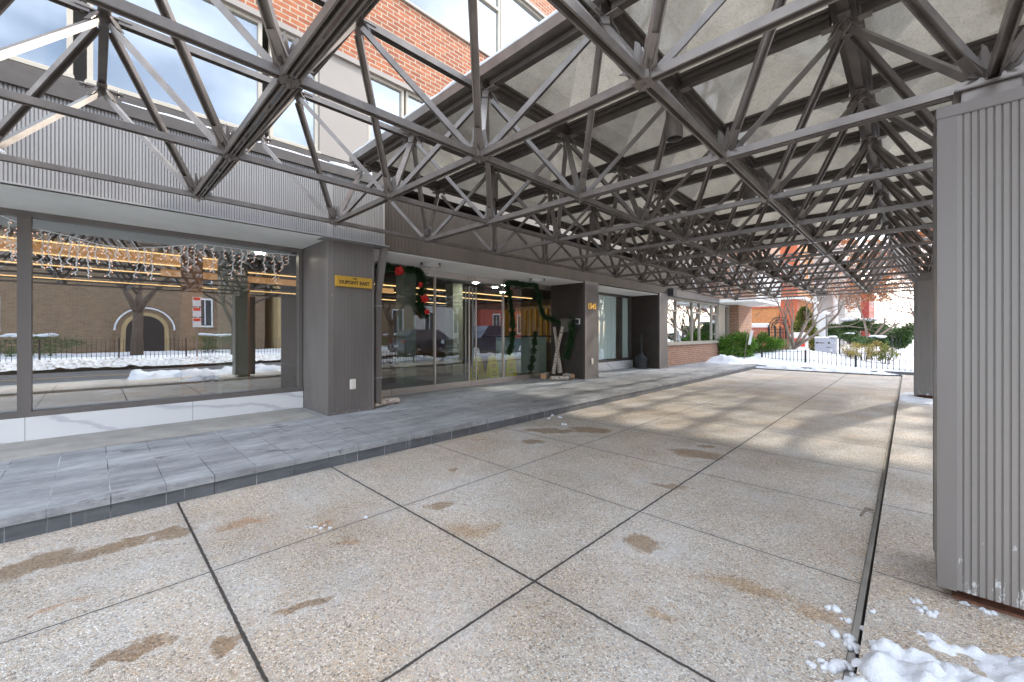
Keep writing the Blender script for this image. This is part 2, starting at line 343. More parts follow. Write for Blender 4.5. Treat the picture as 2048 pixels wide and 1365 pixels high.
    if joints:
        sp = t.nodes.new('ShaderNodeSeparateXYZ'); t.links.new(pos, sp.inputs[0]); wob = mth(t, 'MULTIPLY', mth(t, 'SUBTRACT', noise_n(t, pos, 24, 3), .5), .012)
        X = mth(t, 'ADD', sp.outputs[0], wob); Y = mth(t, 'ADD', sp.outputs[1], wob)
        d1 = mth(t, 'ABSOLUTE', mth(t, 'SUBTRACT', X, -1.44)); d2 = mth(t, 'ABSOLUTE', mth(t, 'SUBTRACT', X, -2.79))
        yy = mth(t, 'SUBTRACT', Y, JY0+yoff); fr = mth(t, 'ABSOLUTE', mth(t, 'SUBTRACT', mth(t, 'FRACT', mth(t, 'ADD', mth(t, 'DIVIDE', yy, JDY), .5)), .5)); d3 = mth(t, 'MULTIPLY', fr, JDY)
        wide = mth(t, 'LESS_THAN', mth(t, 'ABSOLUTE', mth(t, 'SUBTRACT', Y, JY0-JDY/2)), JDY/2+.3)
        j3 = mth(t, 'SUBTRACT', d3, mth(t, 'MULTIPLY', wide, .0035))
        jj = mth(t, 'MINIMUM', mth(t, 'SUBTRACT', d1, .003), mth(t, 'MINIMUM', d2, j3)) if joints == True else d3
        jm = ramp(t, mth(t, 'MULTIPLY', jj, 20), [(.03, .95), (.115, 0.)]); col = mixc(t, jm, col, (.035,.03,.028)); H = mth(t, 'SUBTRACT', H, mth(t, 'MULTIPLY', jm, .8))
        edge = mth(t, 'MULTIPLY', ramp(t, mth(t, 'MULTIPLY', jj, 20), [(.08, 0.), (.2, .5), (.9, 0.)]), noise_n(t, pos, 9, 4, .7)); col = mixc(t, edge, col, (.33,.31,.29))
    if tone != 1: col = mixc(t, 1, col, (tone, tone*.98, tone*.95), 'MULTIPLY')
    t.links.new(col, b.inputs['Base Color'])
    if rough is not None: t.links.new(mth(t, 'SUBTRACT', .82, mth(t, 'MULTIPLY', rough, .45)), b.inputs['Roughness'])
    else: b.inputs['Roughness'].default_value = .8
    bump(t, b, H, .9, .014); return m
M['agg'] = aggregate('exposed_aggregate'); M['agg2'] = aggregate('exposed_aggregate_walk', 2, 1.0, .09, False)
def slate(name, face=False):
    m, t, b, o = nodes(name); pos = coord(t); sp = t.nodes.new('ShaderNodeSeparateXYZ'); t.links.new(pos, sp.inputs[0])
    st = coord(t, (1.2, .35, 1.2) if not face else (1, .6, 3)); n = noise_n(t, st, 3.6, 9, .74)
    col = ramp(t, n, [(.28, (.16,.165,.172)), (.5, (.285,.293,.305)), (.72, (.46,.47,.48))]) if not face else ramp(t, n, [(.3, (.075,.08,.088)), (.6, (.14,.148,.16)), (.85, (.26,.27,.28))])
    br = t.nodes.new('ShaderNodeTexBrick'); cb = t.nodes.new('ShaderNodeCombineXYZ'); t.links.new(mth(t, 'ADD', sp.outputs[0], 4.12) if not face else mth(t, 'ADD', mth(t, 'MULTIPLY', sp.outputs[2], .01), 5), cb.inputs[0])
    t.links.new(mth(t, 'ADD', sp.outputs[1], .22), cb.inputs[1]); t.links.new(cb.outputs[0], br.inputs['Vector'])
    br.inputs['Scale'].default_value = 1; br.inputs['Brick Width'].default_value = .93 if not face else 40; br.inputs['Row Height'].default_value = .305; br.inputs['Mortar Size'].default_value = .0035
    br.inputs['Color1'].default_value = (.92,.92,.92,1); br.inputs['Color2'].default_value = (1.06,1.06,1.06,1); br.inputs['Mortar'].default_value = (1,1,1,1); br.inputs['Mortar Smooth'].default_value = .3
    col = mixc(t, 1, col, br.outputs['Color'], 'MULTIPLY')
    chalk = ramp(t, noise_n(t, pos, 2.1, 5, .6), [(.44, (.04,.045,.05)), (.66, (.50,.51,.53))]); col = mixc(t, br.outputs['Fac'], col, chalk)
    if not face:
        wh = mth(t, 'MULTIPLY', ramp(t, noise_n(t, coord(t, (3, .8, 1)), 9, 7, .75), [(.50, 0.), (.70, .75)]), ramp(t, noise_n(t, pos, .7, 3), [(.4, .3), (.65, 1.)])); col = mixc(t, wh, col, (.52,.53,.55))
        wet = ramp(t, noise_n(t, coord(t, (1.3, .7, 1)), 4.2, 6, .6), [(.62, 0.), (.68, .7)]); col = mixc(t, wet, col, (.075,.07,.066))
    else:
        dr = ramp(t, noise_n(t, coord(t, (1, 26, .8)), 1.2, 3, .6), [(.60, 0.), (.70, .5)]); col = mixc(t, dr, col, (.45,.46,.48))
    t.links.new(col, b.inputs['Base Color']); b.inputs['Roughness'].default_value = .62
    h = mth(t, 'SUBTRACT', noise_n(t, st, 14, 7, .7), mth(t, 'MULTIPLY', br.outputs['Fac'], .5)); bump(t, b, h, .5, .008); return m
M['slate'] = slate('slate_paving'); M['slateface'] = slate('slate_riser', True)
def marblemat():
    m, t, b, o = nodes('white_marble'); pos = coord(t, (1, .5, 1.6)); w_ = t.nodes.new('ShaderNodeTexWave'); w_.inputs['Scale'].default_value = 1.3; w_.inputs['Distortion'].default_value = 9; w_.inputs['Detail'].default_value = 5
    w_.bands_direction = 'DIAGONAL'; t.links.new(pos, w_.inputs['Vector'])
    col = ramp(t, w_.outputs['Fac'], [(0, (.60,.60,.62)), (.12, (.78,.78,.78)), (1, (.80,.80,.79))])
    sp = t.nodes.new('ShaderNodeSeparateXYZ'); t.links.new(coord(t), sp.inputs[0])
    fr = mth(t, 'ABSOLUTE', mth(t, 'SUBTRACT', mth(t, 'FRACT', mth(t, 'ADD', mth(t, 'DIVIDE', mth(t, 'SUBTRACT', sp.outputs[1], .92), 1.44), .5)), .5))
    col = mixc(t, ramp(t, fr, [(.0015, 1.), (.003, 0.)]), col, (.3,.3,.3)); t.links.new(col, b.inputs['Base Color']); b.inputs['Roughness'].default_value = .35; return m
M['marble'] = marblemat()
def skylightmat():
    m = bpy.data.materials.new('frosted_skylight'); m.use_nodes = True; t = m.node_tree; t.nodes.clear(); o = t.nodes.new('ShaderNodeOutputMaterial'); pos = coord(t)
    c = ramp(t, noise_n(t, pos, 2.3, 7, .7), [(.3, (.58,.565,.52)), (.7, (.78,.765,.72))])
    sp_ = ramp(t, noise_n(t, pos, 60, 4, .75), [(.32, .72), (.5, 1.)]); c = mixc(t, 1, c, sp_, 'MULTIPLY'); oi = t.nodes.new('ShaderNodeObjectInfo'); c = mixc(t, 1, c, ramp(t, oi.outputs['Random'], [(0, .78), (1, 1.05)]), 'MULTIPLY'); st_ = ramp(t, noise_n(t, coord(t, (1, .3, 1)), 3.1, 7, .7), [(.56, 0.), (.72, .55)]); c = mixc(t, st_, c, (.24,.20,.15))
    tl = t.nodes.new('ShaderNodeBsdfTranslucent'); t.links.new(c, tl.inputs[0]); df = t.nodes.new('ShaderNodeBsdfDiffuse'); t.links.new(c, df.inputs[0])
    a = t.nodes.new('ShaderNodeMixShader'); a.inputs[0].default_value = .45; t.links.new(tl.outputs[0], a.inputs[1]); t.links.new(df.outputs[0], a.inputs[2])
    g = t.nodes.new('ShaderNodeBsdfGlossy'); g.inputs['Roughness'].default_value = .05; g.inputs['Color'].default_value = (.9,.9,.9,1)
    b2 = t.nodes.new('ShaderNodeMixShader'); fr = t.nodes.new('ShaderNodeFresnel'); fr.inputs['IOR'].default_value = 1.45; t.links.new(fr.outputs[0], b2.inputs[0])
    t.links.new(a.outputs[0], b2.inputs[1]); t.links.new(g.outputs[0], b2.inputs[2]); t.links.new(b2.outputs[0], o.inputs[0]); return m
M['skylight'] = skylightmat()
def upglass():
    m, t, b, o = nodes('reflective_window'); b.inputs['Roughness'].default_value = .03; b.inputs['Metallic'].default_value = .75
    col = ramp(t, noise_n(t, coord(t), .8, 2), [(.35, (.40,.43,.45)), (.65, (.50,.525,.54))]); t.links.new(col, b.inputs['Base Color']); return m
M['upglass'] = upglass()

# ================================================================== ground and paving
def struct(name, m, mat, **k): return tag(m.build(name, mat, **k), kind='structure')
struct('ground', MB().box((-400, -400, -.7), (400, 600, -.30)), M['dirty_snow'])
struct('forecourt_bed', MB().box((-4.2, -14, -.28), (1.3, 17.5, -.05)), M['black'])
struct('forecourt', MB().box((-4.13, -14, -.045), (-.185, 17.42, 0)), M['agg'])
struct('gutter_strip', MB().box((-.184, -14, -.2), (-.160, 17.42, -.010)), M['conc'])
struct('street_side_walk', MB().box((-.142, -14, -.045), (1.45, 17.42, .05)), M['agg2'])
struct('porch', MB().box((-7.3, -14, .105), (-4.095, 17.6, .16)), M['slate'])
struct('porch_riser', MB().box((-7.3, -14, -.28), (-4.112, 17.6, .1045)), M['slateface'])
struct('concrete_strip', MB().box((-6.9, -14, .1), (-5.93, 2.2, .166)), M['conc'])
struct('garden_kerb', MB().box((-4.11, 17.43, -.28), (1.55, 17.62, .13)), M['slateface'])

# ================================================================== space frame canopy
G0X, G0Y, MOD, ZB, ZT = -4.59, .66, 1.22, CAMZ+1.24, CAMZ+2.20
def bn(i, j): return Vector((G0X+MOD*i, G0Y+MOD*j, ZB))
def tn(i, j): return Vector((G0X+MOD*i, G0Y+MOD*j, ZT))
I0, I1, J0, J1 = 0, 5, -2, 13
canopy = thing('space_frame_canopy', (-1.5, 7.4, 0), 'brown steel space frame canopy with frosted skylight panels spanning over the forecourt', 'canopy')
def score(a, b):
    m_ = (a+b)/2; F = Vector((-S_, C_, 0)); dp = m_.dot(F)
    if dp < .4 and a.dot(F) < .4 and b.dot(F) < .4: return 0
    d = (m_-cam.location).length
    ok = False
    for p in (a, m_, b):
        q = p-cam.location; z = q.dot(F)
        if z > .1:
            u = (C_*q.x+S_*q.y)/z; v = q.z/z
            if abs(u) < 1.35 and -.95 < v < .9: ok = True
    return (b-a).length/d*(1 if ok else .001)
def emitparts(name, items, mat, label_stuff=None):           # items: list of (a, b, fn(mb))
    items = sorted(items, key=lambda q: -score(q[0], q[1]))
    for a, b, fn in items[:100]:
        m = MB(); fn(m); m.build(name, mat, canopy)
    if len(items) > 100:
        m = MB()
        for a, b, fn in items[100:]: fn(m)
        tag(m.build(name, mat, canopy), kind='stuff')
up = Vector((0,0,1))
ch = []
for j in range(J0, J1+1):                                    # X-direction bottom chords, paired angles with a slot
    dbl = j in (0, 2, 9)
    for i in range(I0, I1):
        a, b = bn(i, j), bn(i+1, j); a = a+Vector((.03,0,0)); b = b-Vector((.03,0,0))
        def fn(m, a=a, b=b, dbl=dbl):
            if dbl:
                for s in (-.0235, .0235): m.channel(a+Vector((0,s,.026)), b+Vector((0,s,.026)), .034, .048, .009, up)
                for k in (.3, .7): p = a.lerp(b, k); m.box((p.x-.03, p.y-.008, p.z-.02), (p.x+.03, p.y+.008, p.z+.01))
            else: m.channel(a+Vector((0,0,.022)), b+Vector((0,0,.022)), .050, .042, .011, up)
        ch.append((a, b, fn))
for i in range(I0, I1+1):
    for j in range(J0, J1):
        a, b = bn(i, j)+Vector((0,.04,0)), bn(i, j+1)-Vector((0,.04,0))
        ch.append((a, b, lambda m, a=a, b=b: m.channel(a+Vector((0,0,.022)), b+Vector((0,0,.022)), .045, .041, .010, up)))
emitparts('bottom_chord', ch, M['steel'])
dg = []
for i in range(I0, I1+1):
    for j in range(J0, J1+1):
        for di in (-.5, .5):
            for dj in (-.5, .5):
                a, b = bn(i, j), tn(i+di, j+dj); v = (b-a).normalized(); a = a+v*.07; b = b-v*.10
                def fn(m, a=a, b=b, v=v):
                    m.channel(a, b, .050, .036, .008, up)
                    m.channel(a-v*.045, a+v*.012, .036, .028, .006, up)
                dg.append((a, b, fn))
emitparts('diagonal_brace', dg, M['steel'])
def inglass(i, j): return 1.5 <= j <= 9.5
tcs = []
for ii in range(-1, 6):
    i = ii+.5
    for jj in range(-3, 14):
        j = jj+.5
        if jj < 13 and ii >= 0:
            a, b = tn(i, j)+Vector((0,.07,.012)), tn(i, j+1)+Vector((0,-.07,.012))
            if not (1.5 <= j and j+1 <= 9.5): tcs.append((a, b, lambda m, a=a, b=b: m.channel(a, b, .055, .05, .006, up)))
        if ii < 5 and not (1.5 <= j <= 9.5):
            a, b = tn(i, j)+Vector((.07,0,.012)), tn(i+1, j)+Vector((-.07,0,.012))
            tcs.append((a, b, lambda m, a=a, b=b: m.channel(a, b, .055, .05, .006, up)))
emitparts('top_chord', tcs, M['steel'])
def petal(m, p, v, w0, w1, L_, off):                        # a bent tapering plate along a diagonal
    n = v.cross(up).normalized(); u = n.cross(v).normalized(); V = []; segs = 4
    for k in range(segs+1):
        f = k/segs; ww = w0+(w1-w0)*(1-(1-f)**2); o = off-.018*(f**2)*0
        for s in (-1, 1):
            q = p+v*(L_*f)+n*(s*ww/2)+u*(off*(1-.2*f)+(.022*(1-f)))
            V += [q, q+u*.006]
    F = []
    for k in range(segs):
        a = k*4; F += [(a, a+4, a+6, a+2), (a+1, a+3, a+7, a+5), (a, a+1, a+5, a+4), (a+2, a+6, a+7, a+3)]
    F += [(0,2,3,1), (segs*4, segs*4+1, segs*4+3, segs*4+2)]
    m.add(V, F)
def fin(m, p, d, h, l):                                     # curved triangular fin standing on the chord
    n = d.cross(up).normalized()*.003; pts = [(0,.0),(l,.0),(l*.62,h*.18),(l*.42,h*.5),(l*.36,h),(l*.18,h*.93),(0,h*.62)]
    V = [p+d*x+up*z+n for x, z in pts]+[p+d*x+up*z-n for x, z in pts]; k = len(pts)
    m.add(V, [tuple(range(k)), tuple(range(2*k-1, k-1, -1))]+[(a, (a+1) % k, k+(a+1) % k, k+a) for a in range(k)])
gp = []
for i in range(I0, I1+1):
    for j in range(J0, J1+1):
        p = bn(i, j)
        def fn(m, p=p):
            m.box((p.x-.045, p.y-.045, p.z-.022), (p.x+.045, p.y+.045, p.z+.034))
            m.lathe((p.x, p.y, p.z-.05), [(.011,0),(.011,.03)], 6)
            for di in (-1, 1):
                for dj in (-1, 1):
                    v = Vector((di*MOD/2, dj*MOD/2, ZT-ZB)).normalized(); petal(m, p+v*.03, v, .11, .052, .16, -.044)
        gp.append((p, p+up*.2, fn))
        def fn2(m, p=p):
            for d in (Vector((1,1,0)), Vector((-1,1,0)), Vector((1,-1,0)), Vector((-1,-1,0))): fin(m, p+up*.02, d.normalized(), .17, .125)
        gp[-1] = (p, p+up*.2, lambda m, f1=fn, f2=fn2: (f1(m), f2(m)))
emitparts('node_gusset', gp, M['steel'])
tp = []
for ii in range(-1, 6):
    for jj in range(-3, 14):
        p = tn(ii+.5, jj+.5)
        def fn(m, p=p, ii=ii, jj=jj):
            m.box((p.x-.035, p.y-.14, p.z-.014), (p.x+.035, p.y+.14, p.z-.004)); m.box((p.x-.14, p.y-.034, p.z-.013), (p.x+.14, p.y+.034, p.z-.0055))
            for s in (-.105, .105): m.lathe((p.x, p.y+s, p.z-.036), [(.011,0),(.011,.024)], 6); m.lathe((p.x, p.y+s, p.z-.004), [(.007,0),(.007,.03)], 6)
            m.lathe((p.x, p.y, p.z-.06), [(.012,0),(.03,.02),(.045,.05)], 8)
            for di in (-1, 1):
                for dj in (-1, 1):
                    if not (-1 < ii+.5+di*.5 < 6 and -3 < jj+.5+dj*.5 < 14): continue
                    v = Vector((di*MOD/2, dj*MOD/2, ZB-ZT)).normalized(); petal(m, p+v*.02, v, .085, .05, .14, .006)
        tp.append((p, p+up*.2, fn))
emitparts('top_node_bracket', tp, M['steel'])
# skylight
ZG = ZT+.10
for ii in range(-1, 6):
    x = G0X+MOD*(ii+.5); y0 = G0Y+MOD*1.5; y1 = G0Y+MOD*9.5; m = MB()
    m.profile((x, y0-.07, ZT), (x, y1+.07, ZT), [(-.03,.0),(.03,.0),(.03,.05),(.062,.05),(.062,.085),(.085,.085),(.085,.108),(-.085,.108),(-.085,.085),(-.062,.085),(-.062,.05),(-.03,.05)], up)
    m.build('skylight_frame', M['frame'], canopy)
for jj in range(1, 10):
    y = G0Y+MOD*(jj+.5)
    for ii in range(-1, 5):
        x0 = G0X+MOD*(ii+.5)+.086; x1 = x0+MOD-.172; m = MB()
        m.profile((x0, y, ZT), (x1, y, ZT), [(-.03,.002),(.03,.002),(.03,.048),(.06,.048),(.06,.083),(.083,.083),(.083,.106),(-.083,.106),(-.083,.083),(-.06,.083),(-.06,.048),(-.03,.048)], up)
        m.build('skylight_frame', M['frame'], canopy)
for ii in range(-1, 5):
    for jj in range(1, 9):
        x0 = G0X+MOD*(ii+.5)+.055; y0 = G0Y+MOD*(jj+.5)+.055; x1 = x0+MOD-.11; y1 = y0+MOD-.11; cx_, cy_ = (x0+x1)/2, (y0+y1)/2; z = ZG+.012; h = .30
        b = [(x0,y0,z),(x1,y0,z),(x1,y1,z),(x0,y1,z)]; q = .16
        r = [(x0+q,y0+q,z+h*.45),(x1-q,y0+q,z+h*.45),(x1-q,y1-q,z+h*.45),(x0+q,y1-q,z+h*.45)]
        V = b+r+[(cx_, cy_, z+h)]; V2 = [(x_,y_,z_+.008) for x_, y_, z_ in V]
        F = [(0,1,5,4),(1,2,6,5),(2,3,7,6),(3,0,4,7),(4,5,8),(5,6,8),(6,7,8),(7,4,8)]; m = MB(); m.add(V+V2, F+[tuple(9+q_ for q_ in f_[::-1]) for f_ in F]+[(0,9,10,1),(1,10,11,2),(2,11,12,3),(3,12,9,0)])
        m.build('skylight_panel', M['skylight'], canopy)
m = MB(); xa, xb = G0X-MOD/2, G0X+MOD*5.5; ya, yb = G0Y+MOD*1.5, G0Y+MOD*9.5; z = ZG+.012
for y in (ya-.09, yb+.09): m.box((xa-.13, y-.03, ZT+.06), (xb+.13, y+.03, ZT+.15))
for x in (xa-.10, xb+.10): m.box((x-.03, ya-.058, ZT+.062), (x+.03, yb+.058, ZT+.148))
m.build('skylight_kerb', M['steel'], canopy)
# canister lights under the top nodes
can = None; lab = {(2,2): 'nearest large brown canister light hanging under the skylight', (0,2): 'brown canister light nearest the dark fascia and the corner of the skylight', (2,4): 'brown canister light second from the camera in the middle of the canopy',
 (0,4): 'brown canister light by the dark fascia beyond the corner one', (2,6): 'brown canister light third from the camera in the middle of the canopy', (0,6): 'brown canister light third along the dark fascia', (2,8): 'brown canister light farthest away in the middle of the canopy',
 (0,8): 'brown canister light farthest along the dark fascia'}
for (i, j), l in lab.items():
    p = tn(i+.5, j+.5)
    if can is None:
        can = thing('canister_light', p, l, 'canopy light', 'canister lights under the canopy'); m = MB()
        m.lathe((p.x, p.y, p.z-.40), [(.058,.01),(.058,.03)], 20, cap=True); m.build('lens', M['black'], can)
        m = MB(); m.lathe((p.x, p.y, p.z-.42), [(.066,.03),(.066,.0),(.074,.0),(.074,.34),(.02,.345)], 24, cap=False); m.lathe((p.x, p.y, p.z-.08), [(.02,0),(.02,.08)], 8); m.build('housing', M['steel'], can, smooth=False)
    else:
        c = copy_tree(can); c.location = p; c['label'] = l

# ribbed sheet: vertical ribs on a plane; axis = direction the ribs repeat along
def ribs(m, axis, plane, a, b, z0, z1, pitch=.025, depth=.008, sgn=1, land=.7):
    n = max(1, round((b-a)/pitch)); pitch = (b-a)/n; pts = []
    for k in range(n):
        s = a+k*pitch; pts += [(s, 0), (s+pitch*land, 0), (s+pitch*(land+.08), -depth), (s+pitch*.92, -depth)]
    pts.append((b, 0)); V = []
    for s, d in pts:
        for z in (z0, z1): V.append((plane+sgn*d, s, z) if axis == 'y' else (s, plane+sgn*d, z))
    m.add(V, [(2*k, 2*k+2, 2*k+3, 2*k+1) for k in range(len(pts)-1)]); return m
# forecourt columns
def column(cx, cy, label, near):
    t = thing('ribbed_column', (cx, cy, .05), label, 'column', 'ribbed columns carrying the canopy')
    hx, hy, z0, z1 = .18, .25, .115, 2.36; s = .062 if near else .05; m = MB(); p = .0235
    for sg in (-1, 1):
        ribs(m, 'x', cy+sg*hy, cx-hx+s, cx+hx-s, z0, z1, p, .007, sg); ribs(m, 'y', cx+sg*hx, cy-hy+s, cy+hy-s, z0, z1, p, .007, sg)
    m.box((cx-hx+.01, cy-hy+.01, z0+.002), (cx+hx-.01, cy+hy-.01, z1-.002)); m.build('cladding', M['colpanel'], t)
    for sx in (-1, 1):
        for sy in (-1, 1):
            m = MB(); x, y = cx+sx*hx, cy+sy*hy; e = .003
            m.box(tuple(sorted((x+sx*e, x-sx*s))[0:1])+tuple(sorted((y+sy*e, y-sy*.012))[0:1])+(z0-.006,), (max(x+sx*e, x-sx*s), max(y+sy*e, y-sy*.012), z1))
            m.box((min(x+sx*e, x-sx*.012), min(y-sy*.012, y-sy*s), z0-.006), (max(x+sx*e, x-sx*.012), max(y-sy*.012, y-sy*s), z1)); m.build('corner_trim', M['taupe'], t)
    m = MB(); m.box((cx-hx-.007, cy-hy-.007, z1), (cx+hx+.007, cy+hy+.007, z1+.055)); m.build('top_trim', M['taupe'], t, bevel=.003)
    m = MB(); m.box((cx-.095, cy-.11, z1+.055), (cx+.095, cy+.11, z1+.16)); m.box((cx-.12, cy-.135, z1+.16), (cx+.12, cy+.135, z1+.177)); m.build('bearing_block', M['steel'], t, bevel=.004)
    m = MB(); m.box((cx-.10, cy-.13, .03), (cx+.10, cy+.13, z0+.003)); m.box((cx-.13, cy-.2, .03), (cx+.13, cy+.2, .062)); m.build('rusty_base', M['rust'], t)
    return t
column(.28, 3.10, 'tall grey ribbed column close at the right edge with a rusty base and snow beside it', True)
column(.25, 11.64, 'distant grey ribbed column standing farther along the canopy, partly behind the near one', False)

# ================================================================== building
bld = thing('apartment_building', (-7, 5, 0), 'brown clad and red brick apartment building with glass lobby front', 'building')
XW, XF = -6.93, -5.80
def pillar(y0, y1, dark=False):
    m = MB(); z0, z1 = .162, 2.66; x0, x1 = XW-.05, -5.88
    ribs(m, 'y', x1, y0+.07, y1-.04, z0, z1, .021, .005, 1); ribs(m, 'x', y1, x0, x1-.06, z0, z1, .021, .003, 1)
    m.box((x0, y0+.009, z0), (x1-.009, y1-.009, z1)); m.box((x1-.06, y0-.002, z0), (x1+.001, y0+.07, z1)); m.box((x1-.06, y1-.04, z0), (x1+.001, y1+.002, z1))
    m.box((x1-.02, y0-.008, z0-.001), (x1+.012, y1+.008, z0+.035)); o = m.build('pillar', M['pillar'], bld)
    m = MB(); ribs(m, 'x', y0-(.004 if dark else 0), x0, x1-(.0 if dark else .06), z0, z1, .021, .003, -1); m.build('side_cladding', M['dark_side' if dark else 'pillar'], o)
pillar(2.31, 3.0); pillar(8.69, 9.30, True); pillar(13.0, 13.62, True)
# fascias
m = MB(); ribs(m, 'y', -5.78, -9, 3.115, 2.685, 3.56, .0255, .009, 1, .62); m.box((-6.5, -9, 2.685), (-5.791, 3.10, 3.56)); m.box((-5.8, 3.085, 2.685), (-5.777, 3.125, 3.56)); m.box((-5.8, 2.25, 2.685), (-5.7765, 2.33, 3.56))
m.build('ribbed_fascia', M['panel'], bld)
m = MB(); m.box((-5.80, -9, 2.672), (-5.765, 3.13, 2.688)); m.box((-6.0, 2.2, 2.655), (-5.71, 3.17, 2.671)); m.build('fascia_drip_edge', M['panel'], bld)
m = MB(); m.box((-6.2, -9, 3.56), (-5.74, 3.13, 3.68)); m.box((-6.3, -9, 3.68), (-5.86, 18.87, 3.74)); m.box((-6.3, -9, 3.74), (-5.98, 18.87, 3.87)); m.build('ledge_flashing', M['frame'], bld)
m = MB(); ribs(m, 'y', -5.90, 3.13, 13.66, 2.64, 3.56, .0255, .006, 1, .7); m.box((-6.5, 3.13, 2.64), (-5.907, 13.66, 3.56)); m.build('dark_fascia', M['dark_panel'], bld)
m = MB(); m.box((-6.5, 13.67, 2.62), (-5.86, 18.85, 2.84)); m.build('grey_beam', M['taupe'], bld)
m = MB(); m.box((-6.4, 13.665, 2.60), (-5.70, 13.95, 2.86)); m.build('beam_box', M['black'], bld)
m = MB(); m.box((-7.2, -9, 2.66), (-5.82, 2.30, 2.668)); m.build('soffit', M['soffit_grey'], bld)
m = MB(); m.box((-7.2, 3.0, 2.622), (-5.93, 8.69, 2.637)); m.build('soffit', M['soffit'], bld)
m = MB(); m.box((-7.2, 9.3, 2.602), (-5.93, 13.0, 2.617)); m.build('soffit', M['soffit'], bld)
# marble bases
for y0, y1 in ((-9, 2.305), (9.305, 12.995)):
    m = MB(); m.box((-7.1, y0, .158), (-6.84, y1, .42)); m.build('marble_base', M['marble'], bld, bevel=.004)
# big shop window
def shopwin(y0, y1, muls, ztop, curtain=False):
    muls = sorted(muls)
    fr = MB(); x0, x1 = -6.98, -6.86
    fr.box((x0, y0, .42), (x1+.02, y1, .475)); fr.box((x0, y0, ztop), (x1, y1, 2.665)); fr.box((x0, y1-.055, .475), (x1-.003, y1, ztop)); fr.box((x0, y0, .475), (x1-.003, y0+.055, ztop))
    for a, b in muls: fr.box((x0, a, .475), (x1+.02, b, ztop))
    f = fr.build('shop_window_frame', M['taupe' if not curtain else 'frame'], bld)
    es = [y0+.055]+[q for ab in muls for q in ab]+[y1-.055]
    for k in range(0, len(es), 2):
        m = MB(); m.box((-6.925, es[k], .475), (-6.915, es[k+1], ztop)); m.build('glass', M['clearpane' if curtain else 'pane'], f)
        if curtain:
            m = MB(); n = int((es[k+1]-es[k])/.03); V = []
            for q in range(n+1):
                y = es[k]+.03+(es[k+1]-es[k]-.10)*q/n
                for z in (.50, 2.55): V.append((-6.965+.012*math.sin(q*1.1)+.01*math.sin(q*.37), y-(.05*math.sin(q*.2)*(z < 1)), z))
            m.add(V, [(2*q, 2*q+2, 2*q+3, 2*q+1) for q in range(n)]); m.build('curtain', M['curtain'], f)
shopwin(-9, 2.30, [(-.575, -.475), (-4.6, -4.5)], 2.60); shopwin(9.31, 12.99, [(12.20, 12.29), (10.75, 10.84)], 2.53, True)
# lobby doors and side lights
ys = [3.01, 3.905, 4.89, 5.865, 6.86, 7.80, 8.685]; xg0, xg1 = -7.0, -6.985
for k in range(6):
    a, b = ys[k], ys[k+1]; door = k in (2, 3); nm = 'glass_door' if door else 'side_light'
    m = MB(); m.box((xg0, a+.004, .275), (xg1, b-.004, 2.49)); d = m.build(nm, M['doorpane'], bld)
    m = MB(); m.box((xg0-.018, a+.006, .172), (xg1+.018, b-.006, .275)); m.build('bottom_rail', M['stainless'], d, bevel=.003)
    m = MB(); m.box((xg0-.018, a+.006, 2.49), (xg1+.018, b-.006, 2.618)); m.build('top_rail', M['stainless'], d, bevel=.003)
    if door:
        y = b-.10 if k == 2 else a+.10
        for x in (xg1+.05, xg0-.05):
            m = MB(); m.tube([(x, y, .30), (x, y, 2.36)], .016, 12); m.tube([(x, y, .50), (xg1, y, .50)], .008, 8); m.tube([(x, y, 2.15), (xg1, y, 2.15)], .008, 8); m.build('pull_handle', M['stainless'], d, smooth=False)
        m = MB(); m.lathe((xg1+.018, (b-.09) if k == 2 else (a+.09), 2.555), [(.013,0),(.013,.006)], 12, 'x'); m.build('lock', M['black'], d)
for y in (4.89, 6.86): m = MB(); m.box((xg0-.01, y-.012, .17), (xg1+.03, y+.012, 2.6)); m.build('door_jamb', M['stainless'], bld)
m = MB(); m.box((-7.05, 3.005, .1605), (-6.93, 8.685, .172)); m.build('threshold', M['stainless'], bld)
# upper facade
XU = -6.12
m = MB()
for z0, z1 in ((5.55, 6.93), (8.78, 10.1), (12.2, 13.5)): m.box((-6.6, -9, z0), (XU, 18.88, z1))
m.build('brick_wall', M['brick'], bld)
m = MB()
for z0, z1 in ((5.47, 5.55), (8.70, 8.78), (6.93, 6.97), (10.1, 10.15)): m.box((-6.6, -9, z0), (XU+.03, 18.9, z1))
m.build('lintel_band', M['beige'], bld)
def upwin(y0, y1, z0, z1, transom=False):
    x1 = XU-.03; x0 = x1-.08; t = .045; f = MB()
    f.box((x0, y0, z0), (x1, y1, z0+t)); f.box((x0, y0, z1-t), (x1, y1, z1)); f.box((x0, y0, z0+t), (x1, y0+t, z1-t)); f.box((x0, y1-t, z0+t), (x1, y1, z1-t))
    f.box((x1, y0-.01, z0-.03), (x1+.07, y1+.01, z0+.005))
    zz = [(z0+t, z1-t)]
    if transom: q = z0+(z1-z0)*.63; f.box((x0, y0+t, q), (x1+.008, y1-t, q+.06)); zz = [(z0+t, q), (q+.06, z1-t)]
    o = f.build('window', M['winframe'], bld)
    for a, b in zz: m = MB(); m.box((x1-.05, y0+t, a), (x1-.04, y1-t, b)); m.build('pane', M['upglass'], o)
def band(z0, z1, segs):
    for y0, y1, k in segs:
        if k == 'p': m = MB(); m.box((-6.5, y0, z0), (XU-.02, y1, z1)); m.build('beige_panel', M['beige'], bld)
        elif k == 'b': m = MB(); m.box((-6.5, y0, z0), (XU, y1, z1)); m.build('brick_pier', M['brick'], bld)
        else: upwin(y0, y1, z0, z1, k == 't')
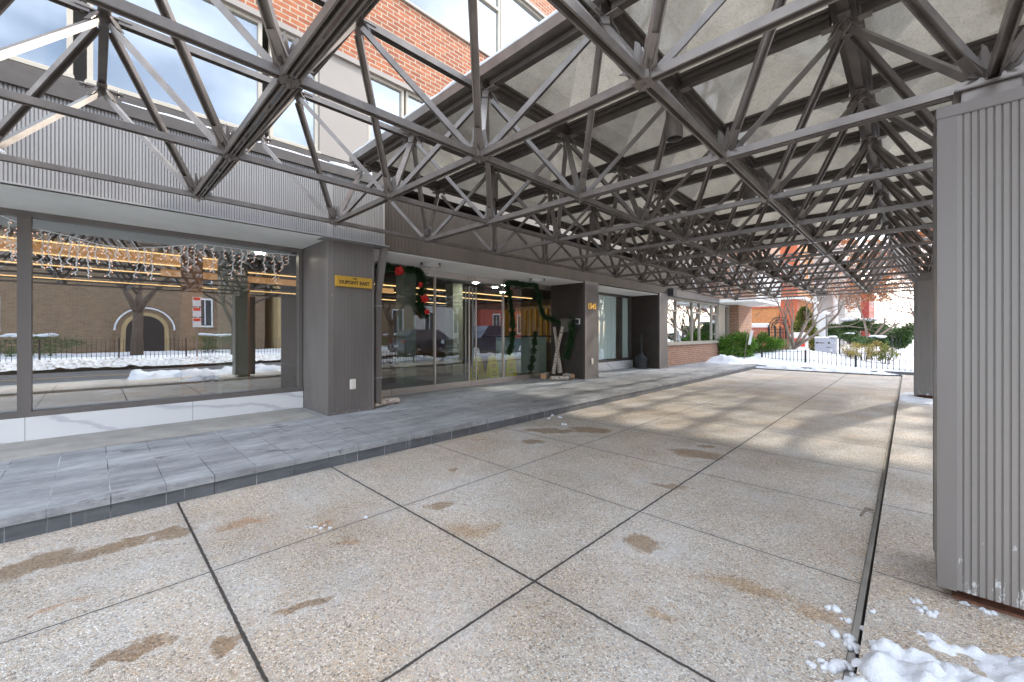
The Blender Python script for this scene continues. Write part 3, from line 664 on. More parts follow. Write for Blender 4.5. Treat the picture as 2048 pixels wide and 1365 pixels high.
b1 = [(-4.2,-2.3,'w'),(-2.25,-1.75,'t'),(-1.7,-.15,'w'),(-.05,1.56,'w'),(1.65,2.28,'w'),(2.29,3.03,'p'),(3.04,3.68,'t'),(3.72,5.3,'w'),(5.34,5.95,'t'),(5.96,7.0,'p'),(7.04,7.65,'t'),(7.7,9.3,'w'),(9.34,9.95,'t'),(9.96,10.9,'p'),(10.94,11.5,'t'),(11.55,13.2,'w'),(13.24,14.0,'p'),(14.04,14.6,'t'),(14.65,16.3,'w'),(16.34,17.0,'t'),(17.01,18.88,'p')]
b2 = [(-4.2,-2.3,'w'),(-2.28,1.9,'b'),(1.92,3.5,'w'),(3.52,5.29,'w'),(5.31,5.95,'t'),(5.97,8.1,'w'),(8.12,12.0,'b'),(12.02,13.6,'w'),(13.62,14.2,'t'),(14.22,18.88,'b')]
band(3.95, 5.47, b1); band(6.97, 8.70, b2); band(10.15, 12.2, b2)
m = MB(); m.box((-14, -9, 3.0), (-6.6, 23.3, 13.6)); m.build('building_core', M['beige'], bld)
m = MB(); m.box((-14, 13.7, .1), (-7.6, 21.05, 2.99)); m.box((-7.6, 13.7, .1), (-6.61, 21.05, .3)); m.box((-7.6, 13.7, 2.7), (-6.61, 21.05, 2.99)); m.build('wing_interior', M['lobby_ceiling'], bld)
# brick wing with windows beyond the third pillar
m = MB(); m.box((-6.6, 13.63, .1), (-6.10, 21.1, .90)); m.build('brick_base', M['brick2'], bld)
m = MB(); m.box((-6.5, 13.63, .90), (-6.03, 20.1, .975)); m.build('window_sill', M['winframe'], bld)
def bigwin(y0, y1, cols):
    x0, x1 = -6.22, -6.12; f = MB(); f.box((x0, y0, .975), (x1, y1, 1.02)); f.box((x0, y0, 2.55), (x1, y1, 2.62)); z0, z1 = 1.02, 2.55; t = .05
    pan = []; f.box((x0, y0, z0), (x1, y0+t, z1)); f.box((x0, y1-t, z0), (x1, y1, z1)); c = [y0+t]
    for a, kind in cols:
        if a < y1-.1: f.box((x0, a-t/2, z0), (x1, a+t/2, z1))
        b = min(a-t/2, y1-t)
        if kind == 't': f.box((x0, c[0], 2.12), (x1-.004, b, 2.19)); pan += [(c[0], b, z0, 2.12), (c[0], b, 2.19, z1)]
        else: pan.append((c[0], b, z0, z1))
        c[0] = a+t/2
    o = f.build('window', M['winframe'], bld)
    for a, b, p, q in pan: m = MB(); m.box((-6.175, a, p), (-6.168, b, q)); m.build('pane', M['pane'], o)
bigwin(13.65, 19.45, [(14.95,'t'),(16.5,'w'),(17.3,'t'),(18.72,'w'),(19.45,'t')]); bigwin(20.32, 21.1, [(20.9,'w'),(21.1,'t')])
m = MB(); m.box((-6.5, 19.45, .90), (-6.08, 20.32, 2.63)); m.build('beige_pier', M['winframe'], bld)
m = MB(); m.box((-8, 21.1, .1), (-5.72, 23.3, 2.66)); m.build('brick_wall', M['brick2'], bld)
m = MB(); m.box((-9, 18.9, 2.80), (-4.5, 23.32, 5.4)); m.box((-9, 18.9, 8.6), (-4.5, 23.32, 13.5)); m.box((-9, 18.9, 5.4), (-4.62, 23.32, 8.6)); m.build('brick_wall', M['brick2'], bld)
m = MB(); m.box((-9, 18.88, 2.66), (-4.49, 23.34, 2.70)); m.box((-9, 18.89, 2.70), (-4.495, 23.33, 2.80)); m.build('overhang_soffit', M['soffit'], bld)
m = MB(); m.box((-4.52, 19.0, 2.82), (-4.47, 21.3, 4.3)); m.box((-4.52, 21.55, 2.82), (-4.47, 23.3, 4.3)); m.build('white_panel', M['white'], bld)
# lobby interior
m = MB(); m.box((-17, -9, .02), (-7.1, 13.2, .155)); m.build('lobby_floor', M['lobby_floor'], bld)
m = MB(); m.box((-17, -9, 2.72), (-7.25, 13.2, 2.9)); m.box((-7.25, -9, 2.6), (-7.05, 3.0, 2.67)); m.build('lobby_ceiling', M['lobby_ceiling'], bld)
m = MB(); m.box((-17.1, -9, .1), (-16.9, 13.2, 2.8)); m.box((-16.9, 13.0, .1), (-7.1, 13.2, 2.72)); m.build('lobby_wall', M['interior'], bld)
for x, y0, y1, zz in ((-9.1, -9, 1.9, 2.69), (-10.6, -9, 12, 2.70), (-12.3, -9, 12, 2.70), (-15.2, -9, 12, 2.70)):
    m = MB(); m.box((x-.02, y0, zz-.02), (x+.02, y1, zz)); m.build('cove_light', M['warm'], bld)
for x, y0, y1 in ((-9.0, -9, 1.9), (-11.0, 1, 6.5)):
    m = MB(); m.box((x-.5, y0, 2.56), (x-.46, y1, 2.71)); m.build('cove_panel', M['warm_dim'], bld)
m = MB()
for x, y in ((-7.75, 1.55), (-8.6, 5.2), (-9.2, 7.1), (-9.6, 4.2), (-12, -3)): m.box((x-.17, y-.17, .155), (x+.17, y+.17, 2.719))
m.build('lobby_column', M['sage'], bld)
m = MB(); m.box((-8.6, 1.0, .155), (-8.5, 1.28, 2.719)); m.box((-10.5, 1.9, .155), (-8.9, 2.05, 2.3)); m.build('wood_panel', M['wood'], bld)
m = MB()
for x, y in ((-8.5, 7.3), (-8.9, 8.4), (-8.3, 8.2), (-9.8, 9.6), (-8.0, 2.0)): m.lathe((x, y, 2.70), [(.075,0),(.075,.015)], 14)
m.build('downlight', M['cool'], bld)
# flush ceiling lights in the soffit
cl = None
for y, l in ((4.35, 'white glass ceiling light in the soffit above the left door panels'), (7.35, 'white glass ceiling light in the soffit above the right hand garland')):
    if cl is None:
        cl = thing('ceiling_light', (-6.35, y, 2.622), l, 'ceiling light', 'flush lights in the door soffit'); m = MB(); m.lathe((-6.35, y, 2.56), [(.10,.0),(.15,.015),(.165,.045),(.165,.06)], 24); m.build('glass_bowl', M['white'], cl, smooth=True)
        m = MB(); m.lathe((-6.35, y, 2.56), [(.19,.01),(.20,.01),(.20,.022),(.19,.022),(.19,.01)], 28, cap=False); m.lathe((-6.35, y, 2.56), [(.17,.048),(.18,.048),(.18,.061),(.17,.061)], 28); m.build('trim_ring', M['stainless'], cl)
        m = MB()
        for k in range(3): a = k*2.094+.5; m.box((-6.35+.19*math.cos(a)-.012, y+.19*math.sin(a)-.012, 2.565), (-6.35+.19*math.cos(a)+.012, y+.19*math.sin(a)+.012, 2.62))
        m.build('bracket', M['black'], cl)
    else: c = copy_tree(cl); c.location = (-6.35, y, 2.622); c['label'] = l
# downspout beside the first pillar
ds = thing('downspout', (-5.78, 3.16, .16), 'square grey downspout bending in under the fascia beside the first pillar', 'downspout')
m = MB(); m.bar((-6.02, 3.13, .2), (-6.02, 3.13, 1.95), .10, .085, (1,0,0)); m.bar((-6.02, 3.13, 1.93), (-5.83, 3.14, 2.655), .10, .085, (1,0,0)); m.build('pipe', M['pillar'], ds, bevel=.006)
for z in (.62, 1.75): m = MB(); m.box((-6.075, 3.07, z), (-5.97, 3.19, z+.02)); m.build('strap', M['panel'], ds)
# numbers, plaque, outlets
m = text('1545', .20, M['gold'], 'house_number', bld, (-5.874, 8.99, 2.02), (0,1,0), (0,0,1), .006, bold=.004)
pq = thing('brass_sign', (-5.87, 2.68, 2.05), 'brass name sign reading The Dupont East on the first pillar', 'sign')
p0 = onX(666, 560, -5.85); m = MB(); y0, y1, z0, z1 = 2.40, 2.965, 2.00, 2.165
V = [(-5.875,y0,z0),(-5.875,y1,z0),(-5.875,y1,z1),(-5.875,y0,z1),(-5.845,y0+.012,z0+.008),(-5.845,y1-.012,z0+.008),(-5.845,y1-.012,z1-.008),(-5.845,y0+.012,z1-.008)]
m.add(V, [(4,5,6,7),(0,1,5,4),(1,2,6,5),(2,3,7,6),(3,0,4,7),(3,2,1,0)]); m.build('plate', M['gold'], pq)
text('THE', .036, M['darktext'], 'small_lettering', pq, (-5.8445, 2.68, 2.128), (0,1,0), (0,0,1), .001, bold=.001)
text('DUPONT EAST', .068, M['darktext'], 'lettering', pq, (-5.8445, 2.68, 2.068), (0,1,0), (0,0,1), .001, bold=.0025)
oc = None
for y, z, l in ((2.665, .58, 'ivory outlet cover low on the pillar with the brass sign'), (9.0, .60, 'ivory outlet cover low on the pillar with the house number')):
    if oc is None:
        oc = thing('outlet_cover', (-5.88, y, z), l, 'outlet cover', 'outlet covers on the pillars'); m = MB(); m.box((-5.882, y-.045, z-.075), (-5.862, y+.045, z+.075)); m.build('plate', M['ivory'], oc, bevel=.005)
        m = MB(); m.box((-5.8615, y-.03, z-.05), (-5.856, y+.03, z+.05)); m.build('flap', M['ivory'], oc, bevel=.002)
    else: c = copy_tree(oc); c.location = (-5.88, y, z); c['label'] = l

# ================================================================== snow
def snow_field(name, x0, x1, y0, y1, res, fn, mat, base=0.0, parent=None, smooth=True):
    nx, ny = int((x1-x0)/res)+1, int((y1-y0)/res)+1; idx = {}; m = MB(); H = {}
    for a in range(nx):
        for b in range(ny):
            x, y = x0+a*res, y0+b*res; H[a, b] = fn(x, y)
    def vid(a, b):
        if (a, b) not in idx: idx[a, b] = len(m.v); h = H[a, b]; m.v.append((x0+a*res, y0+b*res, base+max(h, -.012)))
        return idx[a, b]
    for a in range(nx-1):
        for b in range(ny-1):
            if max(H[a,b], H[a+1,b], H[a+1,b+1], H[a,b+1]) > 0: m.f.append((vid(a,b), vid(a+1,b), vid(a+1,b+1), vid(a,b+1)))
    return m.build(name, mat, parent, smooth=smooth)
nz_ = lambda x, y, s, z=0: noise.noise(Vector((x*s, y*s, z)))
def fbm(x, y, s, z=0, o=4):
    v = 0; a = 1
    for k in range(o): v += a*noise.noise(Vector((x*s, y*s, z+k*7))); s *= 2.1; a *= .5
    return v
def lumpy(x, y, s, z=0):                                   # rounded clods
    d, p = noise.voronoi(Vector((x*s, y*s, z)), distance_metric='DISTANCE')[:2]
    return max(0, 1-d[0]*1.5)
# clumps by the near column
def nearsnow(x, y):
    e = 1.15-math.hypot((x-.24)/.40, (y-2.06)/.42); e = max(e, .75-math.hypot((x+.06)/.2, (y-2.08)/.24), 1-math.hypot((x-.42)/.3, (y-2.35)/.3))
    e += .30*fbm(x, y, 5, 1)
    h = e*.12+.055*lumpy(x+.02*nz_(x, y, 9), y, 9, 2)+.022*lumpy(x, y, 22, 3)-.052
    return h
tag(snow_field('snow_pile', -.45, 1.1, 1.5, 2.72, .012, nearsnow, M['snow'], .05), 'heap of clean snow clods by the foot of the near ribbed column', 'snow', kind='stuff')
m = MB(); rr = random.Random(5)
for px, py, s in [(1665,1218,.022),(1690,1240,.018),(1680,1275,.035),(1706,1295,.026),(1722,1305,.022),(1638,1288,.014),(1650,1335,.028),(1624,1330,.016),(1690,1340,.032),(1745,1225,.014),(1832,1205,.02),(1852,1225,.025),(1870,1228,.016),
    (1930,1208,.015),(1975,1225,.02),(1100,832,.04),(1120,836,.03),(1128,850,.03),(1096,838,.03),(630,1055,.014),(642,1058,.012),(622,1056,.009),(650,1052,.01),(661,1057,.012),(612,1055,.008),(733,1036,.012),(1760,1300,.03),(1735,1262,.02)]:
    z = .05 if px > 1735 else 0
    p = onZ(px, py, z)
    for k in range(7): q_ = s*rr.uniform(.25,.75); m.sphere(p+Vector((rr.uniform(-1,1)*s, rr.uniform(-1,1)*s*.8, q_*.35)), q_, 7, 5, (rr.uniform(.8,1.3), rr.uniform(.8,1.3), rr.uniform(.6,1.1)))
tag(m.build('snow_crumbs', M['snow'], smooth=True), 'scattered small snow crumbs on the pebble paving', 'snow', kind='stuff')
# snow lying on the steel and glass
m = MB()
for i, j in ((0,0),(1,0),(2,0),(0,1),(1,1),(2,1),(3,1),(0,-1),(1,-1)):
    p = bn(i, j)
    for k in range(4): m.sphere(p+Vector((rr.uniform(-.05,.06), rr.uniform(.0,.09), .045)), rr.uniform(.018,.034), 8, 5, (1.2,1.2,.8))
xa, xb = G0X-MOD/2, G0X+MOD*5.5; ya = G0Y+MOD*1.5
def ridge(p0, p1, w_, h_, n=60):
    P = []; 
    for k in range(n+1): q = Vector(p0).lerp(Vector(p1), k/n); P.append(q+Vector((0,0,.012*nz_(q.x*3, q.y*3, 2))))
    R = [h_*(.8+.5*abs(nz_(k*.31, 0, 1, 4))) for k in range(n+1)]; m.tube(P, R, 8)
ridge((xa-.1, ya-.09, ZT+.165), (xb, ya-.09, ZT+.165), .1, .03); ridge((xa-.1, ya, ZT+.165), (xa-.1, ya+9, ZT+.165), .1, .03)
ridge((-5.80, .2, 3.70), (-5.80, 2.9, 3.70), .1, .022, 30); ridge((-5.78, 2.3, 3.70), (-5.78, 2.9, 3.70), .1, .04, 14)
tag(m.build('canopy_snow', M['snow'], smooth=True), 'thin white snow lying along the skylight edge and on the truss joints', 'snow', kind='stuff')
# garden bed beyond the forecourt
def bed(x, y):
    h = .05+.10*min(1, max(0, (y-17.5)/.7))+max(0, -x-.5)*.035*min(1, max(0, (y-17.6)/2))
    h += .36*math.exp(-((x+3.3)/1.7)**2-((y-21.3)/1.9)**2)+.05*fbm(x, y, 1.1, 3)+.02*fbm(x, y, 6, 8)
    return h
tag(snow_field('garden_snow', -14, 3.2, 17.55, 44, .16, bed, M['snow'], 0), kind='structure')
def kerbsnow(x, y): return .035+.09*math.exp(-((y-17.62)/.22)**2)+.07*fbm(x, y, 2.6, 5)+.03*lumpy(x, y, 6, 4)-(.03 if x > -.9 else 0)-(.10 if y < 17.25 else 0)-max(0, x+.6)*.12
tag(snow_field('kerb_snow', -4.1, 1.2, 17.18, 18.3, .035, kerbsnow, M['snow'], .045), 'shovelled snow bank lying over the dark garden kerb', 'snow', kind='stuff')
def pch(x, y): return .34*math.exp(-((x+5.2)/.62)**4-((y-17.75)/.75)**4)*(.75+.5*fbm(x, y, 1.6, 2))+.05*lumpy(x, y, 5)+.02*fbm(x, y, 8)-.055
tag(snow_field('snow_heap', -6.08, -4.12, 16.3, 19, .04, pch, M['snow'], .16), 'low heap of snow at the far end of the slate porch below the bushes', 'snow', kind='stuff')
def colsnow(x, y): return .05*math.exp(-((x-.0)/.5)**4-((y-11.3)/.6)**4)+.05*fbm(x, y, 2.2, 9)-.02
tag(snow_field('snow_patch', -.13, .9, 10.4, 12.4, .035, colsnow, M['snow'], .05), 'thin patch of snow round the foot of the distant ribbed column', 'snow', kind='stuff')
# twig in the gutter
tw = MB(); a = onZ(1721, 1032, .03); b = onZ(1745, 1020, .06); tw.tube([a, a.lerp(b, .5)+Vector((0,0,.03)), b], [.008,.011,.010], 7)
tag(tw.build('twig', M['bark']), 'short brown twig lying across the paving joint by the raised walk', 'twig')

# ================================================================== foliage helpers
def leaf(m, p, d, n, L_, W_):
    d = d.normalized(); s = d.cross(n)
    if s.length < 1e-3: s = d.orthogonal()
    s.normalize(); m.add([p, p+d*L_*.5+s*W_*.5, p+d*L_, p+d*L_*.5-s*W_*.5], [(0,1,2,3)])
def rv(r): 
    while 1:
        v = Vector((r.uniform(-1,1), r.uniform(-1,1), r.uniform(-1,1)))
        if .05 < v.length < 1: return v.normalized()
def leafball(m, c, rad_, n, L_, W_, r, clumps=14, droop=0, shell=.55):
    c = Vector(c); cs = []
    for k in range(clumps): v = rv(r); f = r.uniform(shell, .95); cs.append((c+Vector((v.x*rad_[0], v.y*rad_[1], v.z*rad_[2]))*f, r.uniform(.28,.45)))
    for k in range(n):
        q, s = r.choice(cs); v = rv(r)*r.random()**.4*s; p = q+Vector((v.x*rad_[0], v.y*rad_[1], v.z*rad_[2]))
        o = (p-c).normalized(); d = (o+rv(r)*.9+Vector((0,0,-droop))); leaf(m, p, d, rv(r), L_*r.uniform(.6,1.2), W_*r.uniform(.7,1.2))
def branches(m, p, d, L_, R_, depth, r, spread=.5, gravity=0, tips=None, segs=3, n=6, ratio=.72, kids=(2,3), tip_r=.004):
    pts = [p]; rs = [R_]; q = p.copy(); dd = d.normalized(); R1 = max(R_*.68, tip_r)
    for k in range(segs):
        dd = (dd+rv(r)*.16+Vector((0,0,gravity))).normalized(); q = q+dd*(L_/segs); pts.append(q.copy()); rs.append(R_+(R1-R_)*(k+1)/segs)
    m.tube(pts, rs, n, cap=False)
    if tips is not None and depth <= 2: tips.append((q.copy(), dd.copy()))
    if depth <= 0: return
    for k in range(r.randint(*kids)):
        v = rv(r); v = (dd+v*spread).normalized(); s = q if k < 2 else pts[-2]
        branches(m, s.copy(), v, L_*ratio*r.uniform(.75,1.2), max(R1*(.85 if k == 0 else .62), tip_r), depth-1, r, spread, gravity, tips, max(2, segs-(depth < 3)), max(3, n-1), ratio, kids, tip_r)
def tree(name, base, label, seed, L_, R_, depth, dirs, bark='bark', spread=.55, leaves=None, group=None, grav=.02, ratio=.74, leafn=3, ls=.05, cat='tree', kids=(2,3), tip_r=.004, trunkL=0):
    r = random.Random(seed); t = thing(name, base, label, cat, group); tips = []; base = Vector(base); m = MB(); cm = MB()
    if trunkL: m.tube([base-Vector((0,0,.1)), base+Vector((.02,0,trunkL*.5)), base+Vector((0,.03,trunkL))], [R_*1.35, R_*1.05, R_], 10)
    b0 = base+Vector((0,0,trunkL))
    for d, l in dirs:
        d = Vector(d).normalized(); p = b0.copy(); q = p+d*l*.5+rv(r)*.04; e = p+d*l; rr_ = R_*(.8 if len(dirs) > 1 else 1)
        m.tube([p-d*.08, q, e], [rr_, rr_*.85, rr_*.72], 8)
        for k in range(3): branches(cm, e.copy(), (d+rv(r)*spread), L_*r.uniform(.8,1.1), rr_*.55, depth, r, spread, grav, tips, 3, 6, ratio, kids, tip_r)
    m.build('trunk', M[bark], t, smooth=True); cr_ = cm.build('crown', M[bark if tip_r > .004 or not leaves else bark], t, smooth=True)
    if leaves:
        lm = MB()
        for p, d in tips:
            for k in range(leafn): leaf(lm, p+rv(r)*.14, rv(r)+Vector((0,0,-.4)), rv(r), ls*r.uniform(.7,1.3), ls*.6)
        lm.build('leaves', M[leaves], t)
    return t
def shrub(name, c, rad_, label, mat, seed, n=2600, L_=.06, W_=.022, clumps=18, group=None, stems=True, droop=.2, cat='shrub', snowtop=False, stemmat='bark'):
    r = random.Random(seed); c = Vector(c); t = thing(name, (c.x, c.y, c.z-rad_[2]), label, cat, group)
    m = MB(); leafball(m, c, rad_, n, L_, W_, r, clumps, droop, .45); m.build('foliage', M[mat], t)
    if stems:
        m = MB()
        for k in range(9):
            v = rv(r); e = c+Vector((v.x*rad_[0]*.7, v.y*rad_[1]*.7, abs(v.z)*rad_[2]*.5)); b = Vector((c.x+v.x*.12, c.y+v.y*.12, c.z-rad_[2]-.1)); m.tube([b, b.lerp(e, .5)+rv(r)*.04, e], [.013,.01,.005], 5)
        m.build('stem', M[stemmat], t)
    if snowtop:
        m = MB()
        for k in range(12): m.sphere(c+Vector((r.uniform(-.5,.5)*rad_[0], r.uniform(-.5,.5)*rad_[1], rad_[2]*r.uniform(.82,.95))), r.uniform(.05,.11)*rad_[0]*2, 8, 5, (1.4,1.4,.45))
        m.build('snow_cap', M['snow'], t, smooth=True)
    return t

# ================================================================== garden beyond the forecourt
def at(px, py_ground, Y): p = onY(px, py_ground, Y); return p
shrub('nandina_bush', (-5.45, 19.9, .72), (.85,.75,.62), 'large bright green bush at the end of the porch, left of the small white sign', 'nandina', 3, 9000, .12, .034, 34)
shrub('nandina_bush', (-4.72, 21.0, .76), (.78,.6,.55), 'yellow green bush just right of the small white sign', 'nandina', 4, 7000, .11, .032, 26)
shrub('low_shrub', (-4.15, 23.0, .75), (.55,.5,.36), 'pale sage green shrub between the yellow green bush and the multi trunk tree', 'sagebush', 5, 2200, .05, .016, 16)
# little sign on stake
sg = thing('stake_sign', (-4.98, 19.0, .2), 'small tilted white sign on a thin stake among the bushes', 'sign')
m = MB(); m.bar((-4.95, 19.0, .1), (-4.80, 19.0, 1.5), .03, .02); m.build('stake', M['bark'], sg)
p = onY(1502, 676, 18.97); m = MB(); m.bar(onY(1498.5, 690, 18.97), onY(1504.5, 661, 18.97), .10, .012, (0,-1,0)); m.build('sign_board', M['white'], sg)
# kerbside railing: thin pickets
def railing(name, pts, label, H, post_every, mat='black', pk=.16, base=.0, extra=None, group=None):
    t = thing(name, pts[0], label, 'railing', group); T = 0; m = MB(); rails = MB(); npost = 0
    for a, b in zip(pts[:-1], pts[1:]):
        a, b = Vector(a), Vector(b); L_ = (b-a).length; n = max(1, int(L_/pk)); 
        for z in (.88*H, .12*H): rails.bar(a+Vector((0,0,z)), b+Vector((0,0,z)), .014, .010)
        for k in range(n+1):
            p = a.lerp(b, k/n)
            if T % post_every == 0: q = MB(); q.box((p.x-.03, p.y-.03, p.z-.08), (p.x+.03, p.y+.03, p.z+H*1.05)); q.build('post', M[mat], t)
            else: m.box((p.x-.009, p.y-.009, p.z-.05), (p.x+.009, p.y+.009, p.z+H+.03))
            T += 1
    m.build('pickets', M[mat], t); rails.build('rail', M[mat], t); return t
pts = [tuple(onY(px, py, Y)) for px, py, Y in ((1524, 719, 19.2), (1611, 722, 18.6), (1711.5, 734, 18.2), (1822, 744, 18.05))]
railing('garden_railing', pts, 'low black picket railing running along the snowy garden kerb', .38, 12, pk=.135)
pts = [(-2.6, 27.2, .2), (-.3, 27.0, .2)]
railing('street_railing', pts, 'taller black railing round the snowy garden by the sidewalk, behind the shrubs', .85, 14, pk=.14)
# multi-trunk tree leaning right
B = onY(1588, 697, 22.0)
tree('crape_myrtle', tuple(B), 'bare multi trunk tree with smooth grey brown limbs fanning out over the snow mound', 21, .75, .085, 5, [((-.30,0,1.0),1.1),((.42,-.1,1.0),1.3),((.95,-.2,.75),1.5),((.62,.3,.95),1.2),((-.05,-.3,1),.9)], 'bark', .50, None, ratio=.80, grav=.012, kids=(2,2), tip_r=.005)
B = onY(1736, 690, 29.0)
tree('small_tree', tuple(B), 'small bare tree with spreading rust tinted twigs in front of the evergreens', 33, .9, .075, 5, [((-.12,0,1),1.4),((.75,0,.75),1.4),((.5,.2,.9),1.3)], 'bark', .55, 'rustleaf', ratio=.80, leafn=3, ls=.06, kids=(2,2), tip_r=.006)
# parcel locker
Yl = 24.2; xl0 = onY(1629.5, 690, Yl).x; xl1 = onY(1671, 690, Yl).x; zt = onY(1650, 677.5, Yl).z
lk = thing('parcel_locker', ((xl0+xl1)/2, Yl+.3, .2), 'grey parcel locker with snow on its top standing behind the snow mound', 'parcel locker')
m = MB(); m.box((xl0, Yl, .1), (xl1, Yl+.6, zt)); M['locker'] = plain('locker_grey', (.40,.41,.46), .45, 0, .04, 3); m.build('cabinet', M['locker'], lk, bevel=.01)
w_ = xl1-xl0; xm = xl0+w_*.47
for a, b, c_, d in ((xl0+.03, xm-.01, zt-.34, zt-.07), (xl0+.03, xm-.01, zt-.47, zt-.355), (xl0+.03, xm-.01, zt-.62, zt-.485), (xm+.01, xl1-.04, zt-.34, zt-.07), (xm+.01, xl1-.04, zt-.72, zt-.355)):
    m = MB(); m.box((a, Yl-.012, c_), (b, Yl-.001, d)); m.build('door', M['locker'], lk, bevel=.004)
text('Hartbox', .085, M['darktext'], 'lettering', lk, (xl0+w_*.28, Yl-.014, zt-.205), (1,0,0), (0,0,1), .001, bold=.003)
m = MB(); m.lathe((xl0+w_*.10, Yl-.018, zt-.205), [(.04,0),(.04,.006)], 14, 'y'); m.build('emblem', M['darktext'], lk)
m = MB(); m.box((xm+.14, Yl-.018, zt-.25), (xm+.21, Yl-.013, zt-.16)); m.build('emblem', M['darktext'], lk)
text('locker', .07, M['white'], 'lettering', lk, (xm+.36, Yl-.014, zt-.205), (1,0,0), (0,0,1), .001)
text('Mailbox', .06, M['darktext'], 'lettering', lk, (xm+.17, Yl-.014, zt-.42), (1,0,0), (0,0,1), .001, bold=.002)
m = MB(); m.lathe((xl1-.16, Yl-.02, zt-.55), [(.045,0),(.045,.008)], 14, 'y'); m.build('lock', M['white'], lk)
m = MB(); m.lathe((xl1-.16, Yl-.026, zt-.55), [(.015,0),(.015,.006)], 10, 'y'); m.build('keyhole', M['darktext'], lk)
m = MB()
for k in range(26): m.sphere((xl0+w_*(k+.5)/26, Yl+.3+rr.uniform(-.1,.1), zt+.02+.05*(k > 17)), rr.uniform(.07,.10), 9, 5, (.9,3,.75))
m.build('snow_cap', M['snow'], lk, smooth=True)
# rounded white and red machine
Ym = 26.0; xa_, xb_ = onY(1579, 680, Ym).x, onY(1613, 680, Ym).x; zt = onY(1596, 665, Ym).z
mc = thing('newspaper_box', ((xa_+xb_)/2, Ym+.3, .2), 'rounded white street box with a red front panel behind the tree trunks', 'street box')
m = MB(); pr = [(xa_, .1), (xb_, .1), (xb_, zt-.22), (xb_-.05, zt-.09), (xb_-.2, zt), (xa_+.2, zt), (xa_+.05, zt-.09), (xa_, zt-.22)]; m.prism(pr, 'y', Ym, Ym+.6); m.build('body', M['white'], mc, bevel=.02)
m = MB(); m.box((xa_+.06, Ym-.02, zt-.75), (xb_-.06, Ym-.002, zt-.32)); M['redpaint'] = plain('red_orange_paint', (.75,.05,.02), .4, 0, .05, 4); m.build('front_panel', M['redpaint'], mc, bevel=.008)
for k in range(2): m = MB(); m.box((xb_-.30+.15*k, Ym-.01, zt-.24), (xb_-.22+.15*k, Ym-.001, zt-.19)); m.build('vent', M['black'], mc)
# garden wall, ornate gate
Yw = 27.5; xw0, xw1 = -9, onY(1537, 680, Yw).x; zt = onY(1520, 648, Yw).z
gw = thing('garden_wall', (-7, Yw, 0), 'red brick garden wall with a snow covered pale coping left of the ornate gate', 'wall')
m = MB(); m.box((xw0, Yw, -.1), (xw1, Yw+.25, zt-.22)); m.build('brickwork', brick('garden_wall_brick', (.50,.12,.06), (.38,.08,.04), (.42,.33,.27), 'y'), gw)
m = MB(); m.box((xw0, Yw-.05, zt-.22), (xw1+.02, Yw+.30, zt-.08)); m.build('coping', M['white'], gw, bevel=.01)
m = MB(); m.tube([(xw0+k*(xw1-xw0)/20, Yw+.12, zt-.07) for k in range(21)], [.11+.02*nz_(k, 0, .7) for k in range(21)], 8); m.build('snow_cap', M['snow'], gw, smooth=True)
Yg = 27.4; g0, g1 = onY(1537, 680, Yg).x, onY(1573, 680, Yg).x; gt = thing('iron_gate', ((g0+g1)/2, Yg, .2), 'ornate black iron gate with scrollwork arch between the brick wall and the orange house', 'gate')
m = MB()
for x in (g0+.02, g0+(g1-g0)*.38, g0+(g1-g0)*.66, g1-.03): m.box((x-.04, Yg-.04, .1), (x+.04, Yg+.04, 1.75))
m.build('gate_post', M['black'], gt)
m = MB()
for z in (.35, 1.35, 1.55): m.box((g0, Yg-.015, z), (g1, Yg+.015, z+.035))
for k in range(13): x = g0+(g1-g0)*k/12; m.box((x-.012, Yg-.012, .2), (x+.012, Yg+.012, 1.6))
m.build('gate_leaf', M['black'], gt)
m = MB(); gx = g0+(g1-g0)*.6; r = random.Random(3)
for R_ in (.50, .38, .27): m.tube([(gx+R_*math.cos(a*math.pi/16), Yg, 1.62+R_*1.25*math.sin(a*math.pi/16)) for a in range(17)], .022, 6)
for k in range(60):
    a = r.uniform(0, math.pi); R_ = r.uniform(.22,.56); c = Vector((gx+R_*math.cos(a), Yg, 1.62+R_*1.25*math.sin(a))); q = r.uniform(.03,.06); m.tube([c+Vector((q*math.cos(b*.8), 0, q*math.sin(b*.8)))*(1-b*.08) for b in range(8)], .010, 5)
for x in (gx-.5, gx-.16, gx+.16, gx+.45):
    for k in range(16):
        c = Vector((x, Yg-.05, .3+k*.09)); q = .045; m.tube([c+Vector((q*math.cos(b*.9+k), 0, q*math.sin(b*.9+k))) for b in range(6)], .010, 5)
m.tube([(gx, Yg, 2.2), (gx, Yg, 2.5)], [.03,.008], 6); m.build('scrollwork', M['black'], gt)
# evergreens
def conetree(name, x, y, z0, h, r0, label, mat, seed, n=5000, L_=.09, W_=.05, group=None):
    r = random.Random(seed); t = thing(name, (x, y, z0), label, 'tree', group); m = MB()
    for k in range(n):
        f = r.random()**.8; R_ = r0*(1-f)**.6*(.75+.35*nz_(f*9, r.random()*3, 1, seed)); a = r.uniform(0, 6.283); q = r.uniform(.55, 1.05)
        p = Vector((x+R_*q*math.cos(a), y+R_*q*math.sin(a), z0+.15+f*(h-.15))); leaf(m, p, Vector((math.cos(a), math.sin(a), r.uniform(-.5,.5))), rv(r), L_*r.uniform(.6,1.3), W_)
    m.build('crown', M[mat], t); m = MB(); m.tube([(x, y, z0-.1), (x, y, z0+h*.8)], [.06,.02], 6); m.build('trunk', M['dkbark'], t); return t
p = onY(1598, 690, 28.5); conetree('magnolia', p.x+.25, 28.5, .1, 2.75, 1.0, 'upright yellow green broadleaf evergreen behind the multi trunk tree', 'magnolia', 8, 9000, .12, .06)
